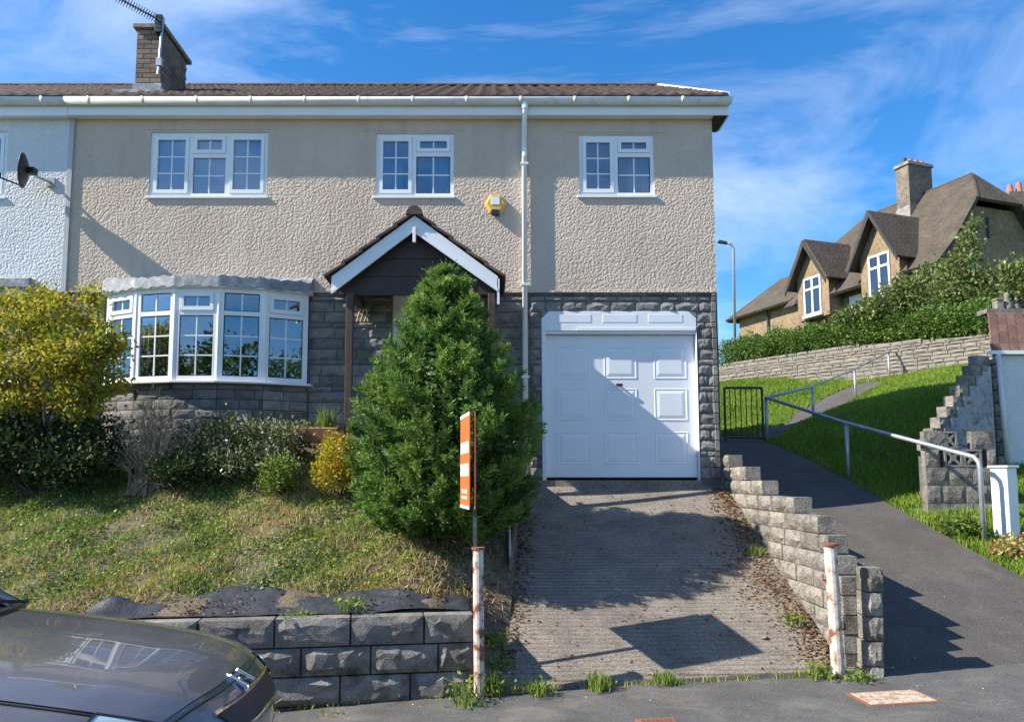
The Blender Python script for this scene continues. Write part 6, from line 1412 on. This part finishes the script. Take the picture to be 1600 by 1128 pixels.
def S(d, t):
    """t in [-1,1] across: 0 crown centre, +-1 sill"""
    hw, zl_, zs_, ze_, zc_ = smooth_prm(d); s = abs(t); sg = 1 if t >= 0 else -1
    ctrl = np.array([[0, zc_], [hw*.30, zc_-.006], [hw*.60, zc_-(zc_-ze_)*.33], [hw*.84, ze_], [hw*.95, ze_-(ze_-zs_)*.32], [hw*1.0, zs_], [hw*1.01, zs_-.14], [hw*.985, zl_+.10], [hw*.93, zl_]])
    k = np.array([0, .12, .25, .38, .46, .58, .72, .9, 1.0]); m = len(k)
    # Catmull-Rom through the control points
    i = int(np.clip(np.searchsorted(k, s, 'right')-1, 0, m-2)); u = (s-k[i])/(k[i+1]-k[i])
    p1, p2 = ctrl[i], ctrl[i+1]; p0 = ctrl[i-1] if i > 0 else np.array([-ctrl[1][0], ctrl[1][1]]); p3 = ctrl[i+2] if i+2 < m else 2*p2-p1
    q = .5*((2*p1)+(-p0+p2)*u+(2*p0-5*p1+4*p2-p3)*u*u+(-p0+3*p1-3*p2+p3)*u**3)
    # plan curvature of the nose: front corners swept back
    sweep = .26*(min(q[0]/.9, 1))**2.2*math.exp(-d/.5)
    return Vector((-d-sweep, sg*q[0], q[1]))
def patch(name, ds, ts, m, lift=0.0, parent=car, thick=0.0, flip=False):
    v = []; f = []
    for d in ds:
        for t in ts:
            p = S(d, t)
            if lift:
                n_ = (S(d+.01, t)-S(max(d-.01, 0), t)).cross(S(d, min(t+.01, 1))-S(d, max(t-.01, -1))); n_.normalize()
                if n_.dot(Vector((p.x+d+.1*0, p.y, p.z-.55)) if abs(p.y) > .02 else Vector((0, 0, 1))) < 0: n_ = -n_
                p = p+n_*lift
            v.append(p)
    w = len(ts)
    for i in range(len(ds)-1):
        for j in range(w-1): f.append((i*w+j, i*w+j+1, (i+1)*w+j+1, (i+1)*w+j))
    return MB().add(v, f).build(name, m, parent, smooth=True, local=True)
fine_d = np.concatenate([np.linspace(0, .3, 16), np.linspace(.34, 1.5, 26), np.linspace(1.55, 4.22, 34)]); fine_t = np.linspace(-1, 1, 73)
BD = 0.085
patch('body', fine_d, fine_t, PAINT)
nose = MB(); nv = [S(0, t) for t in fine_t]; nose.add(nv+[Vector((.02, 0, .47))], [(i, i+1, len(nv)) for i in range(len(nv)-1)]+[(len(nv)-1, 0, len(nv))]); nose.build('front_bumper', PAINT, car, smooth=True, local=True)
tail = MB(); nv = [S(4.22, t) for t in fine_t]; tail.add(nv, [tuple(range(len(nv)))]); tail.build('rear_bumper', PAINT, car, local=True)
# bonnet as a separate skin, shut line laid on as a black tube for the gap's shade
bt = .40; patch('bonnet', np.linspace(.15, 1.46, 40), np.linspace(-bt, bt, 41), PAINT, .006)
line = MB(); lp_ = [S(d, bt+.012)+Vector((0, 0, .002)) for d in np.linspace(.13, 1.48, 40)]; line.tube(lp_, .005, 5); lp_ = [S(d, -bt-.012)+Vector((0, 0, .002)) for d in np.linspace(.13, 1.48, 40)]; line.tube(lp_, .005, 5)
line.tube([S(.125, t)+Vector((.002, 0, .002)) for t in np.linspace(-bt, bt, 30)], .006, 5); line.build('bonnet_shut_line', BLACKP, car, local=True)
# headlamps on both corners
for sg in (1, -1):
    ts = [sg*x for x in np.linspace(.41, .56, 12)]; hl = patch('headlight', np.linspace(.035, .36, 16), ts, LENS, .009)
    edge_ = [S(d, sg*.41) for d in np.linspace(.035, .36, 10)]+[S(.36, sg*x) for x in np.linspace(.41, .56, 8)]; eb_ = MB().tube([p+Vector((0, 0, .009)) for p in edge_], .007, 5); eb_.build('headlight_trim', BLACKP, hl, local=True)
    inner = MB()
    for q_, (d_, t_) in enumerate(((.11, .47), (.22, .48))): inner.tube([S(d_, sg*t_)+Vector((.008, 0, .010)), S(d_, sg*t_)+Vector((.012, sg*.004, .016))], .035, 12)
    inner.build('bulb_ring', CHROME, hl, local=True)
# grille, chrome surround and badge on the nose
gr = patch('grille', np.linspace(.004, .06, 6), np.linspace(-.26, .26, 24), BLACKP, .008)
ch_ = MB(); ch_.tube([S(.066, t)+Vector((.006, 0, .008)) for t in np.linspace(-.27, .27, 30)], .010, 6); ch_.tube([S(.002, t)+Vector((.008, 0, .0)) for t in np.linspace(-.24, .24, 30)], .008, 6); ch_.build('grille_trim', CHROME, gr, local=True)
cbp = S(.105, 0); bdg = MB()
for y0, y1, x0, x1 in ((-.055, -.035, -.04, .045), (.035, .055, -.04, .045), (-.035, .035, -.006, .012), (-.07, .07, .045, .055), (-.07, .07, -.05, -.042), (-.07, -.061, -.042, .045), (.061, .07, -.042, .045)):
    bdg.hexa([(cbp.x+x0, y0, cbp.z-x0*.55), (cbp.x+x1, y0, cbp.z-x1*.55-.0), (cbp.x+x1, y1, cbp.z-x1*.55), (cbp.x+x0, y1, cbp.z-x0*.55)], [(cbp.x+x0, y0, cbp.z-x0*.55+.02), (cbp.x+x1, y0, cbp.z-x1*.55+.02), (cbp.x+x1, y1, cbp.z-x1*.55+.02), (cbp.x+x0, y1, cbp.z-x0*.55+.02)])
bdg.build('badge', CHROME, car, local=True, bevel=.003)
# greenhouse: pillars/roof and glass
zr_ = 1.46; fb, rb_ = -1.42, -3.95
def gp_(x, y, z): return Vector((x, y, z))
wsb = [(-1.40, 0, 1.0), (-1.47, .45, .985), (-1.62, .80, .955)]; wst = [(-2.18, 0, 1.425), (-2.22, .40, 1.41), (-2.32, .60, 1.38)]
m = MB(); rowb = [gp_(x, -y, z) for x, y, z in wsb[::-1]]+[gp_(*p) for p in wsb[1:]]; rowt = [gp_(x, -y, z) for x, y, z in wst[::-1]]+[gp_(*p) for p in wst[1:]]
m.add(rowb+rowt, [(i, i+1, 5+i+1, 5+i) for i in range(4)]); m.build('windscreen', CARGL, car, smooth=True, local=True)
m = MB(); rw2 = [gp_(-3.75, y, z) for y, z in ((-.60, 1.36), (-.4, 1.40), (0, 1.42), (.4, 1.40), (.60, 1.36))]; md = [gp_(-3.0, y, z) for y, z in ((-.64, 1.41), (-.42, 1.45), (0, 1.465), (.42, 1.45), (.64, 1.41))]
m.add(rowt+md+rw2, [(i, i+1, 6+i, 5+i) for i in range(4)]+[(5+i, 6+i, 11+i, 10+i) for i in range(4)]); m.build('roof', PAINT, car, smooth=True, local=True)
for sg in (1, -1):
    m = MB(); bl2 = [(-1.75, .855, .955), (-2.6, .865, .965), (-3.45, .85, .98)]; tl2 = [(-2.38, .61, 1.365), (-3.0, .64, 1.395), (-3.62, .61, 1.345)]
    m.add([gp_(x, sg*y, z) for x, y, z in bl2]+[gp_(x, sg*y, z) for x, y, z in tl2], [(0, 1, 4, 3), (1, 2, 5, 4)]); m.build('side_window', CARGL, car, local=True)
    MB().tube([gp_(-1.60, sg*.83, .935), gp_(-2.0, sg*.72, 1.17), gp_(-2.34, sg*.61, 1.385), gp_(-3.0, sg*.645, 1.415), gp_(-3.66, sg*.61, 1.365), gp_(-4.0, sg*.80, .98)], .042, 8).build('pillar', PAINT, car, smooth=True, local=True)
    MB().tube([gp_(-2.6, sg*.865, .965), gp_(-2.95, sg*.655, 1.395)], .035, 6).build('door_pillar', BLACKP, car, local=True)
    mm = MB(); c_ = gp_(-2.02, sg*.97, 1.02); mm.hexa([c_+gp_(-.06, -.09, -.06), c_+gp_(.08, -.07, -.05), c_+gp_(.08, .07, -.05), c_+gp_(-.06, .09, -.06)], [c_+gp_(-.06, -.09, .08), c_+gp_(.05, -.07, .07), c_+gp_(.05, .07, .07), c_+gp_(-.06, .09, .08)]); mm.tube([c_+gp_(0, -sg*.06, -.03), gp_(-2.02, sg*.84, .96)], .025, 6); mm.build('door_mirror', PAINT, car, local=True, bevel=.03, seg=3)
m = MB(); m.add([gp_(-3.75, y, z) for y, z in ((-.60, 1.36), (0, 1.42), (.60, 1.36))]+[gp_(-4.08, y, 1.0) for y in (-.72, 0, .72)], [(0, 1, 4, 3), (1, 2, 5, 4)]); m.build('rear_window', CARGL, car, local=True)
# scuttle and wipers
MB().tube([gp_(-1.385, 0, .998), gp_(-1.455, .45, .985), gp_(-1.6, .80, .955)], .028, 6).tube([gp_(-1.385, 0, .998), gp_(-1.455, -.45, .985), gp_(-1.6, -.80, .955)], .028, 6).build('scuttle', BLACKP, car, local=True)
MB().tube([gp_(-1.42, .1, 1.03), gp_(-1.58, -.52, 1.05)], .009, 5).tube([gp_(-1.46, .62, 1.01), gp_(-1.6, .08, 1.10)], .009, 5).build('wiper', BLACKP, car, local=True)
# wheels
def wheel(x, sg):
    c0_ = gp_(x, sg*.70, .31); y = Vector((0, sg, 0)); w = MB(); prof = [(.20, .0), (.29, .0), (.315, .04), (.315, .16), (.29, .2), (.2, .2)]; n = 28; v = []
    for (r, o_) in prof:
        for k in range(n): th = 2*math.pi*k/n; v.append(c0_+y*o_+Vector((r*math.cos(th), 0, r*math.sin(th))))
    f = [(i*n+k, i*n+(k+1) % n, (i+1)*n+(k+1) % n, (i+1)*n+k) for i in range(len(prof)-1) for k in range(n)]
    wo_ = w.add(v, f).build('wheel', TYRE, car, smooth=True, local=True)
    rm_ = MB()
    for k in range(5):
        th = 2*math.pi*k/5; dv_ = Vector((math.cos(th), 0, math.sin(th))); rm_.tube([c0_+y*.175, c0_+y*.185+dv_*.20], [.045, .03], 6)
    rm_.tube([c0_+y*.15, c0_+y*.195], .05, 12); v = []
    for (r, o_) in ((.205, .05), (.205, .19), (.185, .19), (.185, .05)):
        for k in range(n): th = 2*math.pi*k/n; v.append(c0_+y*o_+Vector((r*math.cos(th), 0, r*math.sin(th))))
    rm_.add(v, [(i*n+k, i*n+(k+1) % n, ((i+1) % 4)*n+(k+1) % n, ((i+1) % 4)*n+k) for i in range(4) for k in range(n)]); rm_.build('rim', ALLOY, wo_, local=True)
    ar = MB(); v = []
    for (r, o_) in ((.36, .10), (.36, .198)):
        for k in range(15): th = math.pi*k/14; v.append(c0_+y*o_+Vector((r*math.cos(th), 0, r*math.sin(th))))
    ar.add(v, [(k, k+1, 16+k, 15+k) for k in range(14)]); ao = ar.build('wheel_arch', BLACKP, car, local=True); s = ao.modifiers.new('s', 'SOLIDIFY'); s.thickness = .02
for x in (-.82, -3.4):
    for sg in (1, -1): wheel(x, sg)
